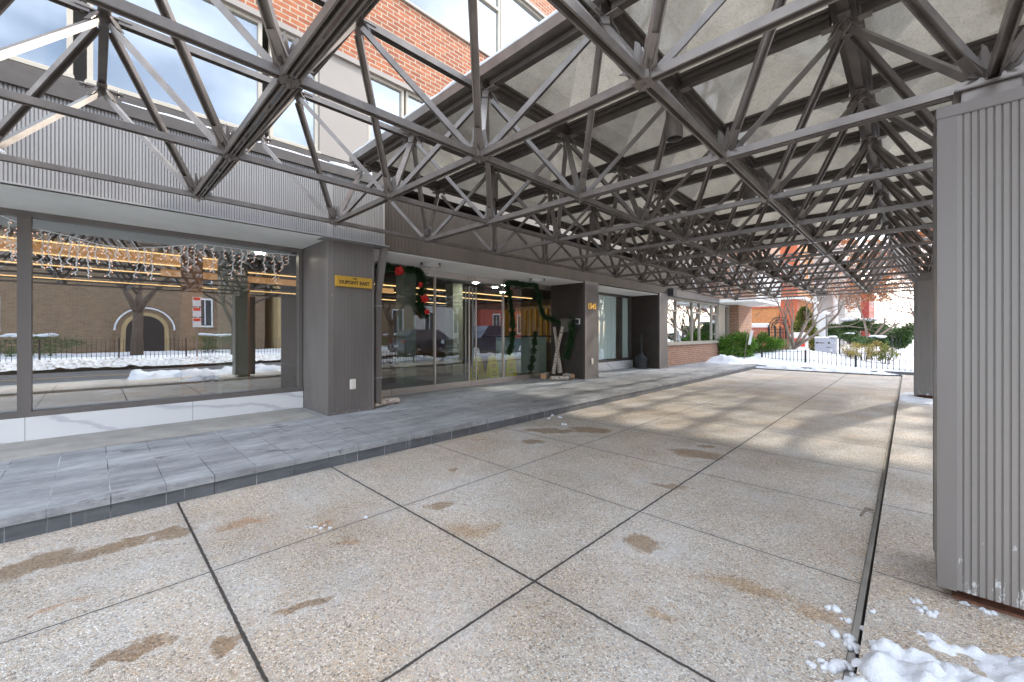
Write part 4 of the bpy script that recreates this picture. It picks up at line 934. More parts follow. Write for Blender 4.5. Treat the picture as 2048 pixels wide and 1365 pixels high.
def sh(px, py, Y, rx, rz, lab, mat, seed, n, **k):
    p = onY(px, py, Y); return shrub(k.pop('name', 'evergreen_shrub'), (p.x, Y, p.z), (rx, rx*.9, rz), lab, mat, seed, n, **k)
sh(1670, 662, 32, .75, .42, 'dark evergreen shrub in front of the white stone building', 'evergreen', 11, 5200, L_=.10, W_=.045)
sh(1722, 664, 31, 1.25, .75, 'tall mid green evergreen with a dusting of snow behind the small bare tree', 'evergreen', 12, 11000, L_=.12, W_=.05, snowtop=True)
sh(1790, 668, 32, 1.10, .85, 'large rounded dark green clipped evergreen near the sidewalk', 'evergreen', 13, 12000, L_=.11, W_=.05)
sh(1698, 676, 24.5, .34, .22, 'round clipped evergreen ball with snow on top right of the parcel locker', 'evergreen', 14, 2600, L_=.06, W_=.03, snowtop=True, name='clipped_shrub')
sh(1721, 683, 24.0, .30, .20, 'smaller clipped evergreen ball between two snow topped ones', 'evergreen', 15, 2200, L_=.06, W_=.03, name='clipped_shrub')
sh(1752, 683, 23.5, .62, .22, 'wide flat topped clipped evergreen with a strip of snow on top', 'evergreen', 16, 5000, L_=.06, W_=.03, snowtop=True, name='clipped_shrub')
for k, (px, py, Y, s) in enumerate(((1702,700,21.5,.34),(1725,704,21.0,.40),(1752,700,21.2,.42),(1772,706,20.8,.34))):
    sh(px, py, Y, s, .34, ['sparse shrub with yellow and green leaves, leftmost of the row behind the railing', 'sparse shrub with dark arching stems hanging over the railing', 'sparse shrub with orange and red leaves in the row behind the railing', 'sparse low shrub with olive leaves, rightmost of the row behind the railing'][k], 'autumn' if k != 3 else 'magnolia', 30+k, 900, L_=.06, W_=.035, clumps=14, droop=.0, group='leafy low shrubs behind the garden railing', name='rose_shrub', stemmat='dkbark')
# camera post
p = onY(1652.5, 660, 27.0); cp = thing('camera_post', (p.x, 27.0, .2), 'thin pole with a white security camera beside the white siding', 'camera post')
m = MB(); m.tube([(p.x, 27, .1), (p.x, 27, onY(1652, 628, 27).z)], .02, 8); m.build('pole', M['black'], cp)
z = onY(1652, 627, 27).z; m = MB(); m.bar((p.x-.13, 27, z+.02), (p.x+.22, 26.8, z-.03), .12, .12); m.build('camera_housing', M['white'], cp, bevel=.01)
# background houses
M['orangebrick'] = brick('orange_painted_brick', (.62,.28,.10), (.52,.21,.07), (.55,.30,.15), 'y', .24, .08); M['orangepaint'] = plain('orange_red_paint', (.48,.13,.06), .7, 0, .1, 3, .2, 20)
M['stone'] = plain('pale_stone', (.55,.53,.50), .8, 0, .1, 1.5, .2, 10); M['redwall'] = plain('red_painted_wall', (.40,.07,.055), .7, 0, .12, 2)
def house(name, x0, x1, y0, y1, h, label, wall, trim, floors, seed=0, side='y', winw=.9, bays=3, roof='frame'):
    t = thing(name, ((x0+x1)/2, (y0+y1)/2, 0), label, 'house'); m = MB(); m.box((x0, y0, -.3), (x1, y1, h)); m.build('wall', M[wall], t)
    m = MB(); m.box((x0-.12, y0-.12, h), (x1+.15, y1+.1, h+.35)); m.build('cornice', M[trim], t, bevel=.03)
    m = MB(); m.box((x0-.05, y0-.05, h+.35), (x1+.05, y1+.05, h+.5)); m.build('roof', M['snow'], t)
    def win(a, b, c, d, face):
        f = MB(); e = .07
        if face == 'y': f.box((a-e, y0-.06, c-e), (b+e, y0-.003, c)); f.box((a-e, y0-.05, d), (b+e, y0-.003, d+e)); f.box((a-e, y0-.05, c), (a, y0-.003, d)); f.box((b, y0-.05, c), (b+e, y0-.003, d)); f.box((a, y0-.045, (c+d)/2-.03), (b, y0-.003, (c+d)/2+.03))
        else: f.box((x1+.003, a-e, c-e), (x1+.06, b+e, c)); f.box((x1+.003, a-e, d), (x1+.05, b+e, d+e)); f.box((x1+.003, a-e, c), (x1+.05, a, d)); f.box((x1+.003, b, c), (x1+.05, b+e, d)); f.box((x1+.003, a, (c+d)/2-.03), (x1+.045, b, (c+d)/2+.03))
        o = f.build('window', M['white'], t); g = MB()
        if face == 'y': g.box((a, y0-.02, c), (b, y0-.002, d))
        else: g.box((x1+.002, a, c), (x1+.02, b, d))
        g.build('pane', M['darkpane'], o)
    for fl in range(floors):
        z = 1.1+fl*3.2
        for k in range(bays):
            s = (y1-y0)/bays; c = y0+s*(k+.5); win(c-winw/2, c+winw/2, z, z+1.7, 'x')
        if side:
            nb = max(1, int((x1-x0)/2.4))
            for k in range(nb): s = (x1-x0)/nb; c = x0+s*(k+.5); win(c-winw/2, c+winw/2, z, z+1.7, 'y')
    return t
M['darkpane'] = plain('dark_window_pane', (.06,.07,.08), .1, 0, .3, 1)
oh = house('orange_house', -15, onY(1640, 600, 36).x-.6, 31.2, 37.5, 10.2, 'orange painted brick row house with red orange quoins behind the iron gate', 'orangebrick', 'orangepaint', 3, bays=2, side=None)
ox1 = onY(1640, 600, 36).x-.6
m = MB(); m.box((ox1-.9, 31.12, -.3), (ox1+.06, 31.9, 10.2)); m.box((-15, 31.14, 3.0), (ox1-.9, 31.19, 3.5)); m.build('quoins', M['orangepaint'], oh)
m = MB(); m.box((-15, 31.0, 3.5), (ox1+.35, 31.19, 3.68)); m.box((ox1+.06, 31.19, 3.5), (ox1+.35, 37.4, 3.68)); m.build('string_course', M['white'], oh)
for c in (-11, -8.2):
    for z in (4.3, 7.4):
        f = MB(); f.box((c-.55, 31.1, z-.1), (c+.55, 31.195, z+1.9)); o = f.build('window', M['redwall'], oh); g = MB(); g.box((c-.42, 31.08, z), (c+.42, 31.099, z+1.75)); g.build('pane', M['darkpane'], o)
wx = onY(1690, 640, 40.5).x
wb = house('stone_house', -13, wx, 40.5, 55, 9.5, 'pale stone house with columns and tall dark windows beyond the orange house', 'stone', 'white', 2, bays=4, winw=1.1)
for k in range(4): m = MB(); x = wx-.5-k*1.3; m.lathe((x, 39.6, 0), [(.26,0),(.26,.3),(.2,.35),(.17,4.3),(.24,4.5),(.24,4.7)], 14); m.build('column', M['white'], wb)
m = MB(); m.box((wx-5.2, 39.2, 4.7), (wx+.1, 40.49, 5.3)); m.build('porch_roof', M['white'], wb)
house('red_house', -12, onY(1745, 640, 62).x, 56.5, 66, 6.4, 'bright red painted house farthest down the street', 'redwall', 'white', 3, bays=3)
m = MB(); px0, px1 = onY(1629, 650, 29.9).x, onY(1654, 650, 29.9).x
sd_ = thing('siding_panel', ((px0+px1)/2, 30, 0), 'white vertical siding door panel beside the evergreen tree', 'panel'); m.box((px0, 29.9, -.1), (px1, 30.1, onY(1640, 622, 29.9).z))
for k in range(6): x = px0+(px1-px0)*(k+.5)/6; m.box((x-.02, 29.88, 0), (x+.02, 29.899, 2.6))
m.build('boards', M['white'], sd_)
# street trees beyond
for k, (x, y, s) in enumerate(((2.2,30,1.0),(1.9,44,1.1),(2.4,58,1.2),(11,40,1.1),(10.5,62,1.2),(1.0,75,1.2))):
    tree('street_tree', (x, y, -.1), ['large street tree with rust brown leaves nearest behind the distant column', 'bare reddish street tree second down the sidewalk', 'bare street tree third down the sidewalk', 'bare tree across the street', 'bare tree farther down across the street', 'hazy bare tree closing the end of the street'][k], 50+k, 1.7*s, .17*s, 6 if k < 2 else 5, [((.15,0,1),1.2),((-.55,.1,.9),1.3),((.5,-.3,.9),1.2),((-.4,-.35,.8),1.3)], 'twig', .62, 'rustleaf', group='street trees', leafn=(7 if k == 0 else 4), ls=.14 if k == 0 else .12, trunkL=2.4*s, ratio=.77, kids=(2,3), tip_r=.010)

# ================================================================== things on and behind the shop front
# icicle string lights inside the big window
r = random.Random(12); sl_ = thing('string_lights', (-6.95, .9, 2.45), 'white icicle string lights with tiny warm bulbs hanging across the top of the big window', 'string lights')
wm = MB(); bulbs = []; XS = -6.897
main = [(2, 432), (60, 455), (140, 473), (205, 491), (260, 497), (330, 494), (400, 488), (470, 497), (540, 507), (592, 511)]
mp_ = [onX(a, b, XS) for a, b in main]; wm.tube(mp_, .005, 5)
def alongmain(px):
    for (a, b), (c, d) in zip(main[:-1], main[1:]):
        if a <= px <= c: return b+(d-b)*(px-a)/(c-a)
    return main[-1][1]
def drop(px, dy):
    p = onX(px, alongmain(px), XS); e = onX(px, alongmain(px)+dy, XS); L_ = (p-e).length; n = max(4, int(L_/.03)); pts = [p.copy()]; q = p.copy()
    for k in range(n):
        q = q+Vector((0, (.014 if k % 2 else -.014)+r.uniform(-.012,.012), -L_/n)); pts.append(q.copy())
        d = Vector((0, r.choice((-1,1))*r.uniform(.015,.028), -r.uniform(.0,.03)))
        if k % 2 == 0: wm.tube([q, q+d], .0045, 4, False); bulbs.append(q+d*1.15)
    wm.tube(pts, .0052, 5, False)
px = 22
while px < 590:
    drop(px, r.choice((26, 40, 52, 70, 62)) * (1.15-px/1500)); px += r.uniform(15, 22)*(1.15-px/1800)
wm.build('wire', M['wire'], sl_); 
for p in bulbs[:100]: m = MB(); m.sphere(p, .006, 6, 4); m.build('bulb', M['bulb'], sl_)
m = MB()
for p in bulbs[100:]: m.sphere(p, .006, 6, 4)
tag(m.build('bulb', M['bulb'], sl_), kind='stuff')
# garlands
def garland(name, pts, label, seed, bows=(), R_=.075, dens=900, X=None):
    r = random.Random(seed); t = thing(name, tuple(pts[0]), label, 'garland'); m = MB(); L_ = [0]
    for a, b in zip(pts[:-1], pts[1:]): L_.append(L_[-1]+(b-a).length)
    m.tube(pts, .012, 5); n = int(L_[-1]*dens)
    for k in range(n):
        s = r.random()*L_[-1]; i = max(j for j in range(len(pts)-1) if L_[j] <= s+1e-9); f = (s-L_[i])/max(1e-6, L_[i+1]-L_[i]); p = pts[i].lerp(pts[i+1], f)
        ax = (pts[i+1]-pts[i]).normalized(); v = rv(r); v = (v-ax*v.dot(ax)*.4).normalized(); R2 = R_*(.8+.9*nz_(s*9, 0, 1, seed)); leaf(m, p+v*R2*r.uniform(.0,.45), v+ax*r.uniform(-.6,.9), rv(r), R2*r.uniform(.5,1.1), .011)
    m.build('greenery', M['garland'], t)
    for px, py, s in bows:
        c = onX(px, py, X+.09); b = MB()
        for k in range(9):
            a = k*.7+seed; d = Vector((.25, math.cos(a), math.sin(a)*.9)); leaf(b, c, d, Vector((1, .2, .1)), s*r.uniform(.7,1.1), s*.55)
        b.sphere(c+Vector((.01,0,0)), s*.16, 8, 5); b.build('red_bow', M['red'], t)
    return t
XG = -6.90
garland('left_garland', [onX(a, b, XG) for a, b in ((752,538),(775,533),(795,541),(815,540),(832,539),(845,552),(846,575),(840,600),(843,620),(852,634))], 'fir garland with red bows arching over the left side light beside the downspout', 4,
    ((797,543,.13),(840,570,.07),(848,598,.12),(853,624,.08)), .10, 3200, XG)
garland('right_garland', [onX(a, b, XG) for a, b in ((1031,712),(1022,728))][:0]+[onX(a, b, XG) for a, b in ((1017,708),(1024,690),(1026,660),(1024,625),(1020,595),(1014,568),(1028,566),(1050,571),(1070,569),(1077,585),(1080,612),(1088,634),(1105,640))]+[onX(1120, 646, -6.6)], 'fir garland without bows hanging over the right side lights and reaching the wall mailbox', 5, (), .085, 3600, XG)
garland('lower_garland', [onX(a, b, XG-.12) for a, b in ((1072,664),(1068,690),(1066,715),(1062,735),(1060,752))], 'short piece of fir garland hanging down behind the rightmost side light', 6, (), .085, 3000, XG)
garland('mailbox_garland', [Vector((-6.28, 8.62, 1.75)), Vector((-6.22, 8.60, 1.4)), Vector((-6.3, 8.60, 1.0)), Vector((-6.42, 8.60, .72))], 'thick dark fir swag hanging on the dark wall below the mailbox', 7, (), .12, 2600, XG)
# wall mailbox and intercom on the face of the 1545 pillar (facing the camera)
yb = 8.69
def onPil(px, py): return onY(px, py, yb)
a, b = onPil(1127, 637.5), onPil(1147.5, 664.5)
mb = thing('wall_mailbox', ((a.x+b.x)/2, yb, b.z), 'brown metal mailbox with a sloping lid on the dark pillar side', 'mailbox')
m = MB(); m.box((a.x, yb-.12, b.z), (b.x, yb-.012, a.z-.05)); m.build('box', M['mailbox'], mb, bevel=.006)
m = MB(); m.prism([(yb-.14, a.z-.07), (yb-.012, a.z-.05), (yb-.012, a.z+.02), (yb-.13, a.z-.03)], 'x', a.x-.01, b.x+.01); m.build('lid', M['mailbox'], mb)
m = MB(); m.lathe(((a.x+b.x)/2+.06, yb-.127, (a.z+b.z)/2-.05), [(.012,0),(.012,.006)], 10, 'y'); m.build('lock', M['gold'], mb)
a, b = onPil(1153, 638), onPil(1161, 649)
ic = thing('intercom', ((a.x+b.x)/2, yb, b.z), 'small black and white intercom panel on the pillar right of the mailbox', 'intercom')
m = MB(); m.box((a.x-.02, yb-.03, b.z), (b.x, yb-.012, a.z)); m.build('panel', M['white'], ic, bevel=.003); m = MB(); m.box((a.x-.012, yb-.036, b.z+.012), (b.x-.03, yb-.0305, a.z-.012)); m.build('screen', M['black'], ic)
m = MB(); m.box((a.x, yb-.04, b.z-.16), (b.x-.03, yb-.012, b.z-.03)); m.build('keypad', M['blackplastic'], ic, bevel=.004)
# birch logs
def log(pts, R_, label, group, cut=None):
    P = [Vector(p) for p in pts]; t = thing('birch_log', tuple(P[0]), label, 'birch log', group); m = MB(); m.tube(P, [R_*(1.1-.2*k/(len(P)-1)) for k in range(len(P))], 12); m.build('bark', M['birch'], t, smooth=False)
    for e, q in ((P[0], P[1]), (P[-1], P[-2])):
        d = (e-q).normalized(); m = MB(); m.tube([e+d*.001, e+d*.004], R_*.93, 12); m.build('cut_end', M['cutwood'], t)
g1 = 'birch logs by the numbered pillar'; Yb = 8.42
def pY(px, py, y=Yb): return onY(px, py, y)
log([pY(1107, 748), pY(1112, 715), pY(1117, 690), pY(1125, 654)], .046, 'tall speckled birch log leaning right from the pile by the numbered pillar', g1)
log([pY(1122, 746, 8.5), pY(1117, 715, 8.5), pY(1113, 685, 8.5), pY(1109, 655, 8.5)], .044, 'tall pinkish birch log leaning left behind the speckled one', g1)
log([pY(1119, 746, 8.55), pY(1118, 732, 8.55), pY(1115, 705, 8.55)], .045, 'shorter upright birch log behind the crossing pair', g1)
zb_ = .222
log([onZ(1087, 753.5, zb_), onZ(1094, 749, zb_)], .075, 'stubby birch log showing its round orange cut end to the forecourt', g1)
log([onZ(1101, 757, zb_-.01), onZ(1137, 756.5, zb_-.01)], .055, 'white birch log lying in front of the standing logs', g1)
log([onZ(1121, 749, zb_), onZ(1146, 753, zb_)], .06, 'grey birch log lying behind the white one toward the pillar', g1)
g2 = 'birch logs by the brass sign pillar'
log([onZ(752, 806, .21), onZ(797, 801, .21)], .05, 'long pale birch log lying by the foot of the downspout', g2)
log([onZ(748, 811, .205), onZ(772, 806, .205)], .035, 'thin reddish birch log crossing in front of the long pale one', g2)
log([Vector((-6.42, 3.14, .30)), Vector((-6.25, 3.32, .30))], .065, 'short thick birch log raised behind the long pale one', g2)
# smoking receptacle
p = onZ(1283, 737, .16); sr = thing('ash_receptacle', (p.x, p.y, .16), 'black cigarette receptacle with a long neck in the corner of the last bay', 'ash receptacle')
m = MB(); m.lathe(tuple(p), [(.21,0),(.215,.03),(.19,.05),(.195,.10),(.205,.27),(.215,.30)], 24); m.build('base', M['blackplastic'], sr, smooth=False)
m = MB(); m.lathe(tuple(p), [(.215,.301),(.20,.35),(.12,.43),(.05,.50),(.032,.56)], 24); m.build('dome', M['blackplastic'], sr, smooth=False)
m = MB(); m.lathe(tuple(p), [(.031,.561),(.028,1.0),(.033,1.01),(.033,1.13),(.022,1.15)], 14); m.build('neck', M['blackplastic'], sr, smooth=False)
# wet floor signs inside the doors
def wetsign(x, y, rz, label):
    t = thing('wet_floor_sign', (x, y, .155), label, 'wet floor sign', 'yellow wet floor signs inside the doors'); Mx = Matrix.Translation((x, y, .155)) @ Matrix.Rotation(rz, 4, 'Z')
    for s in (1, -1):
        lean = .16*s; m = MB(); pr = [(-.14,0),(-.09,0),(-.08,.07),(.08,.07),(.09,0),(.14,0),(.10,.56),(.085,.62),(-.085,.62),(-.10,.56)]
        V = [Mx @ Vector((a, lean*(1-z/.62)+s*.012+o, z)) for o in (0, .008*s) for a, z in pr]; n = len(pr)
        m.add(V, [tuple(range(n)), tuple(range(2*n-1, n-1, -1))]+[(k, (k+1) % n, n+(k+1) % n, n+k) for k in range(n)]); o = m.build('panel', M['yellow'], t)
        if s == 1:
            R3 = Mx.to_3x3(); rt = R3 @ Vector((-1,0,0)); upv = R3 @ Vector((0,-.25,1)).normalized(); f = lambda z: Mx @ Vector((0, lean*(1-z/.62)+.024, z))
            text('CAUTION', .035, M['redtext'], 'lettering', t, f(.50), rt, upv, .0008, bold=.001); text('WET', .05, M['darktext'], 'lettering', t, f(.22), rt, upv, .0008, bold=.001); text('FLOOR', .05, M['darktext'], 'lettering', t, f(.15), rt, upv, .0008, bold=.001)
            m = MB(); c = f(.37); m.tube([c+rt*.05*math.cos(q*.5236)+upv*.05*math.sin(q*.5236) for q in range(13)], .005, 5); m.tube([c+rt*-.02+upv*-.03, c+upv*.0, c+rt*.01+upv*.03], .007, 5); m.build('pictogram', M['redtext'], t)
    m = MB(); c = Mx @ Vector((0,0,.625)); m.sphere(c, .05, 8, 5, (1,1,.4)); m.build('hinge', M['yellow'], t)
M['redtext'] = plain('red_lettering', (.6,.04,.02), .5)
for px, rz, l in ((955, -1.9, 'yellow wet floor sign behind the glass, leftmost, right behind the door handles'), (985, -.75, 'yellow wet floor sign behind the right hand glass door, opened wide'), (1022, -1.0, 'yellow wet floor sign seen behind the garland side of the glass, rightmost')):
    p = onX(px, 758, -7.42); wetsign(-7.42, p.y, rz+math.pi/2*0-1.2, l)
# lobby furniture
dk = thing('reception_desk', (-8.2, 9.3, .155), 'pale frosted reception desk behind the rightmost side light', 'desk')
m = MB(); pr = [(-8.9+.9*math.sin(q*.2618*.5+.1), 9.6-1.25*math.cos(q*.2618*.5+.1)) for q in range(13)]
V = [(x, y, z) for x, y in pr for z in (.16, 1.22)]; m.add(V, [(2*q, 2*q+2, 2*q+3, 2*q+1) for q in range(12)]); M['deskglass'] = plain('frosted_desk', (.55,.66,.66), .3, 0, .06, 2); m.build('front', M['deskglass'], dk)
m = MB(); m.box((-9.4, 8.3, 1.221), (-7.95, 9.9, 1.26)); m.build('counter', M['black'], dk)
sh_ = thing('mail_slots', (-9.9, 10.5, 1.2), 'wall of brass mail slots behind the reception desk', 'mail slots')
m = MB(); m.box((-11.2, 11.0, 1.0), (-7.6, 11.3, 2.3)); m.build('cabinet', M['interior'], sh_)
for k in range(14): m = MB(); x = -11.0+k*.25; m.box((x, 10.9, 1.1), (x+.06, 10.999, 2.2)); m.build('divider', M['warm_gold'] if 'warm_gold' in M else M['gold'], sh_)

# ================================================================== the street behind the camera (seen in the glass)
struct('road', MB().box((2.9, -120, -.6), (9.3, 260, -.14)), M['asphalt'])
m = MB(); m.box((6.05, -120, -.137), (6.15, 260, -.133)); tag(m.build('road_marking', M['gold']), kind='structure')
struct('driveway_apron', MB().box((1.452, -6, -.5), (2.95, .9, -.03)), M['conc'])
struct('sidewalk', MB().box((1.452, .91, -.5), (2.9, 260, -.02)), M['conc'])
struct('far_sidewalk', MB().box((9.3, -120, -.6), (11.6, 260, -.02)), M['conc'])
def berm(x, y):
    if -6.2 < y < .7: return -1
    return .26*math.exp(-((x-2.35)/.62)**4)*(.8+.6*fbm(x, y, .8, 6))+.10*lumpy(x, y, 4)+.05*fbm(x, y, 6)-.05
tag(snow_field('snow_bank', 1.5, 3.3, -20, 26, .09, berm, M['snow'], -.02), 'ploughed snow bank along the near side of the street', 'snow', kind='stuff')
def berm2(x, y): return .30*math.exp(-((x-9.9)/.9)**4)*(.8+.6*fbm(x, y, .8, 16))+.12*lumpy(x, y, 3)+.05*fbm(x, y, 5)-.05
tag(snow_field('far_snow_bank', 8.8, 11.5, -22, 40, .16, berm2, M['dirty_snow'], -.02), 'dirty ploughed snow bank along the far side of the street', 'snow', kind='stuff')
def lawn(x, y): return .12+.10*min(1, max(0, (x-11.3)))+.10*fbm(x, y, .5, 7)+.02*fbm(x, y, 4, 8)
tag(snow_field('far_lawn', 11.3, 21, -26, 44, .5, lawn, M['snow'], -.05), kind='structure')
railing('far_railing', [(12.2, -16, .2), (12.2, 8.5, .2)], 'long black picket railing across the street', .85, 16, pk=.15, group=None)
railing('planter_railing', [(1.75, 5.2, .05), (1.75, 12.5, .05)], 'low black railing on the near snow bank', .55, 12, pk=.13)
M['tanbrick'] = brick('tan_brick', (.27,.185,.115), (.19,.125,.08), (.30,.24,.18), 'x', .3, .1); M['ochre'] = plain('ochre_wall', (.42,.31,.16), .8, 0, .1, 1)
def housew(name, x0, y0, y1, h, label, wall, wins, dep=8):
    t = thing(name, (x0, (y0+y1)/2, 0), label, 'house'); m = MB(); m.box((x0, y0, -.3), (x0+dep, y1, h)); m.build('wall', M[wall], t)
    m = MB(); m.box((x0-.2, y0-.1, h), (x0+dep, y1+.1, h+.3)); m.build('cornice', M['white'], t)
    for a, b, c, d in wins:
        f = MB(); f.box((x0-.08, a-.1, c-.16), (x0-.003, b+.1, c-.05)); f.box((x0-.06, a-.08, d), (x0-.003, b+.08, d+.12)); f.box((x0-.05, (a+b)/2-.03, c), (x0-.003, (a+b)/2+.03, d)); f.box((x0-.05, a-.08, c-.05), (x0-.003, a, d)); f.box((x0-.05, b, c-.05), (x0-.003, b+.08, d)); o = f.build('window', M['white'], t)
        g = MB(); g.box((x0-.02, a, c-.05), (x0-.002, b, d)); g.build('pane', M['darkpane'], o)
    return t
ch_ = housew('brick_church', 21, -24, 9, 8.5, 'long tan brick church building with an arched portal across the street', 'tanbrick', [(-16,-15,1.6,3.2),(-12,-11,1.6,3.2),(-8,-7,1.6,3.2),(-4.6,-3.6,1.6,3.2),(5.0,5.7,1.9,3.6),(7.0,7.7,1.9,3.6),(-12,-11,4.8,6.3),(-8,-7,4.8,6.3),(5.0,5.7,4.8,6.3)], 9)
for R_, mat_, x in ((1.35,'tanbrick',20.85),(1.12,'ochre',20.8),(.9,'black',20.78)):
    m = MB(); pr = [(2.3-R_, -.2)]+[(2.3-R_*math.cos(q*math.pi/14), 1.5+R_*math.sin(q*math.pi/14)) for q in range(15)]+[(2.3+R_, -.2)]; m.prism(pr, 'x', x, 20.998-(1.35-R_)*.01); m.build('portal', M[mat_], ch_)
m = MB(); m.tube([(20.75, 2.3-1.42*math.cos(q*math.pi/14), 1.5+1.42*math.sin(q*math.pi/14)) for q in range(15)], .05, 6); m.build('portal_snow', M['snow'], ch_)
hy = [(10.2,11.2),(12.4,13.4)]
housew('row_house', 20, 9.6, 14.4, 9.5, 'ochre row house across the street next to the church', 'ochre', [(a,b,1.4,3.4) for a,b in hy]+[(a,b,4.9,6.9) for a,b in hy])
housew('row_house', 19.4, 14.6, 21.0, 10.5, 'brown brick row house across the street', 'tanbrick', [(15.5,16.5,1.4,3.4),(18.8,19.8,1.4,3.4),(15.5,16.5,4.9,6.9),(18.8,19.8,4.9,6.9)])
housew('row_house', 19.8, 21.2, 29.0, 9.8, 'white painted row house across the street', 'stone', [(22.5,23.5,1.4,3.4),(26,27,1.4,3.4),(22.5,23.5,4.9,6.9),(26,27,4.9,6.9)])
housew('row_house', 19.2, 29.2, 40.0, 10.8, 'dark red row house farthest across the street', 'redwall', [(31,32,1.4,3.4),(35,36,1.4,3.4),(31,32,4.9,6.9),(35,36,4.9,6.9)])
for k, (x, y, s, l) in enumerate(((15.2,1.6,1.25,'big bare tree in front of the church portal'),(11.8,5.2,.9,'slender bare tree by the far railing'),(14.5,-9,1.2,'bare tree at the left of the church lawn'),(12.0,14.5,1.0,'bare tree in front of the row houses'),(14.2,22.5,1.0,'bare tree in front of the white row house'))):
    tree('yard_tree', (x, y, -.1), l, 80+k, 1.6*s, .17*s, 4, [((.1,-.4,1),1.2),((-.2,.5,.9),1.3),((.5,.1,.9),1.1)], 'dkbark', .6, None, group='bare trees across the street', trunkL=2.0*s, ratio=.78, kids=(2,3), tip_r=.014)
r_ = [shrub('far_hedge', (17.5, y, .7), (.9, 1.9, .6), l, 'evergreen', 90+k, 1500, L_=.12, W_=.06, stems=False, snowtop=True, group='snowy hedges across the street') for k, (y, l) in enumerate(((5.6, 'snow topped hedge right of the church portal'), (-2.2, 'snow topped hedge left of the church portal'), (12.5, 'snow topped hedge before the ochre row house'), (18.0, 'snow topped hedge before the brown row house')))]
# vehicles
def carpaint(n, c): m, t, b, o = nodes(n); b.inputs['Base Color'].default_value = (*c, 1); b.inputs['Roughness'].default_value = .25; b.inputs['Coat Weight'].default_value = .6; b.inputs['Metallic'].default_value = .3; return m
M['greycar'] = carpaint('dark_grey_car_paint', (.10,.12,.15)); M['bluecar'] = carpaint('dark_blue_car_paint', (.02,.05,.12)); M['chrome'] = plain('chrome', (.75,.75,.75), .15, 1, .02, 5); M['tyre'] = plain('tyre_rubber', (.02,.02,.02), .8)
M['taillight'] = plain('red_lens', (.5,.02,.02), .2); M['headlight'] = plain('clear_lens', (.7,.7,.7), .1)
def vehicle(name, cx, cy, sgn, label, paint, lower, cabin, wins, Wd, wheels, WR, extras):
    t = thing(name, (cx, cy, -.14), label, 'car' if name != 'pickup_truck' else 'pickup truck'); z0 = -.14; Y = lambda s: cy+sgn*s
    m = MB(); m.prism([(Y(a), z0+b) for a, b in lower], 'x', cx-Wd/2, cx+Wd/2); m.build('body', M[paint], t, bevel=.05)
    m = MB(); n = len(cabin); V = []
    for x, k in ((cx-Wd/2+.06, 0), (cx+Wd/2-.06, 0)): V += [(x+(.13 if x < cx else -.13)*(b > 1.2), Y(a), z0+b) for a, b in cabin]
    m.add(V, [tuple(range(n)), tuple(range(2*n-1, n-1, -1))]+[(k, (k+1) % n, n+(k+1) % n, n+k) for k in range(n)]); m.build('cabin', M[paint], t, bevel=.03)
    for w_ in wins:
        for s in (-1, 1):
            m = MB(); xx = lambda b: cx+s*(Wd/2-.055-(.13*min(1, max(0, (b-1.0)/.35)))); V = [(xx(b), Y(a), z0+b) for a, b in w_]+[(xx(b)-s*.02, Y(a), z0+b) for a, b in w_]; n = len(w_)
            m.add(V, [tuple(range(n)), tuple(range(2*n-1, n-1, -1))]+[(k, (k+1) % n, n+(k+1) % n, n+k) for k in range(n)]); m.build('window', M['darkpane'], t)
    for a in wheels:
        for s in (-1, 1):
            x = cx+s*(Wd/2-.10); m = MB(); m.lathe((x-.12, Y(a), z0+WR), [(WR-.05,0),(WR,.03),(WR,.21),(WR-.05,.24)], 22, 'x'); o = m.build('wheel', M['tyre'], t)
            m = MB(); m.lathe((x+s*.125-.006, Y(a), z0+WR), [(WR*.64,0),(WR*.64,.012)], 18, 'x')
            for q in range(5): g = q*1.2566; m.bar((x+s*.14, Y(a), z0+WR), (x+s*.14, Y(a)+WR*.6*math.cos(g), z0+WR+WR*.6*math.sin(g)), .05, .02, (1,0,0))
            m.build('rim', M['chrome'], o)
    for nm, mt, a, b in extras:
        for s in (-1, 1) if nm in ('headlight', 'taillight') else (1,):
            m = MB(); x0, x1 = (cx+s*a[0], cx+s*b[0]); m.box((min(x0, x1), min(Y(a[1]), Y(b[1])), z0+a[2]), (max(x0, x1), max(Y(a[1]), Y(b[1])), z0+b[2])); m.build(nm, M[mt], t, bevel=.01)
    return t
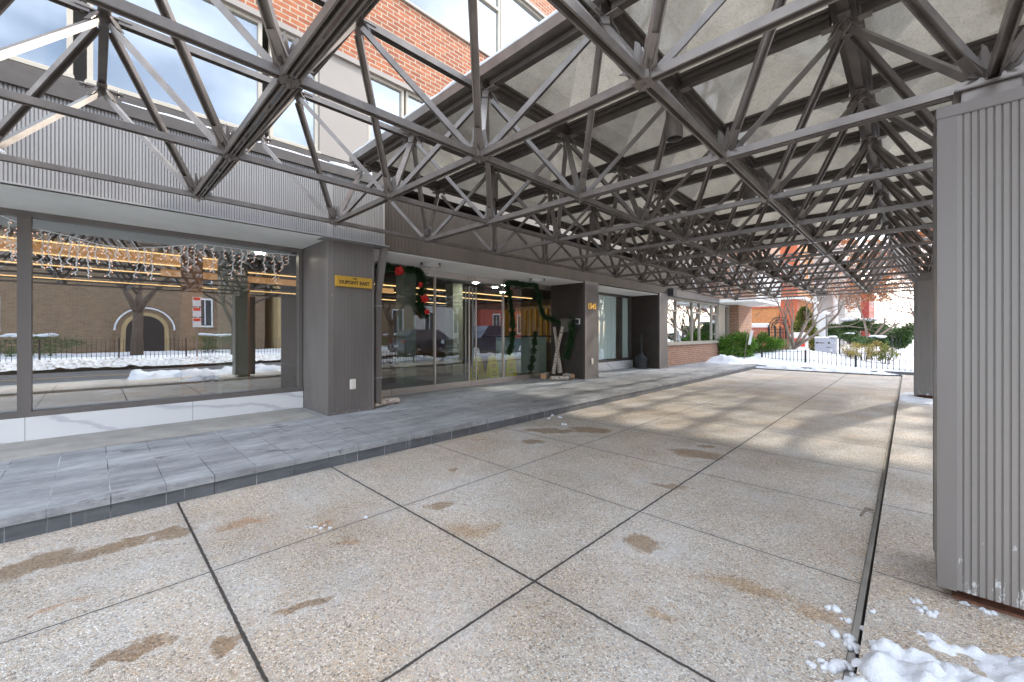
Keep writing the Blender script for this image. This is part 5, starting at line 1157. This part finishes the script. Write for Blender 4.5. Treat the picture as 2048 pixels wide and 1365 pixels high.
vehicle('parked_suv', 7.9, 14.9, 1, 'dark grey sport utility vehicle parked beyond the blue pickup, reflected in the door glass', 'greycar', [(-2.3,.35),(-2.32,.95),(-2.2,1.05),(1.1,1.08),(2.15,.92),(2.35,.7),(2.3,.3),(1.9,.25),(-1.9,.25)], [(-2.2,1.04),(-1.75,1.62),(-1.5,1.70),(.2,1.70),(1.15,1.07)],
    [[(-1.75,1.14),(-1.5,1.52),(-.85,1.58),(-.8,1.14)],[(-.72,1.14),(-.75,1.6),(.1,1.6),(.85,1.14)]], 1.86, (-1.4, 1.45), .36, [('taillight','taillight',(.58,-2.37,.92),(.92,-2.2,1.02)),('headlight','headlight',(.55,2.2,.68),(.9,2.37,.8)),('licence_plate','white',(-.25,-2.36,.62),(.25,-2.33,.76)),('rear_window','darkpane',(-.65,-2.16,1.15),(.65,-2.02,1.3))])
vehicle('pickup_truck', 5.0, 17.4, -1, 'dark blue pickup truck with a chrome grille, seen in the glass doors', 'bluecar', [(-3.0,.5),(-3.0,1.15),(-.4,1.15),(1.4,1.2),(2.8,1.12),(2.95,.9),(2.9,.4),(-2.9,.4)], [(-1.0,1.14),(-.9,1.8),(-.6,1.92),(.75,1.92),(1.5,1.18)],
    [[(-.8,1.25),(-.75,1.78),(-.05,1.8),(-.05,1.25)],[(.05,1.25),(.05,1.8),(.7,1.8),(1.2,1.25)]], 2.0, (-1.9, 1.95), .42, [('headlight','headlight',(.66,2.8,.85),(.97,2.99,1.08)),('grille','chrome',(-.62,2.86,.66),(.62,3.0,1.1)),('bumper','chrome',(-.98,2.88,.38),(.98,3.08,.60)),('taillight','taillight',(.85,-3.03,.75),(.99,-2.9,1.1)),('windscreen','darkpane',(-.75,1.0,1.35),(.75,1.2,1.5))])
# street sign
ss = thing('street_sign', (9.6, 3.3, -.1), 'street pole with red and white parking plates across the street', 'sign'); m = MB(); m.tube([(9.6, 3.3, -.1), (9.6, 3.3, 3.2)], .03, 8); m.build('pole', M['steel'], ss)
for k, mt in enumerate(('white', 'white', 'white')):
    z = 1.6+k*.48; m = MB(); m.box((9.56, 3.15, z), (9.57, 3.45, z+.42)); o = m.build('plate', M[mt], ss)
    m = MB(); m.box((9.55, 3.17, z+.28), (9.559, 3.43, z+.4)); m.build('band', M['redpaint'], o)
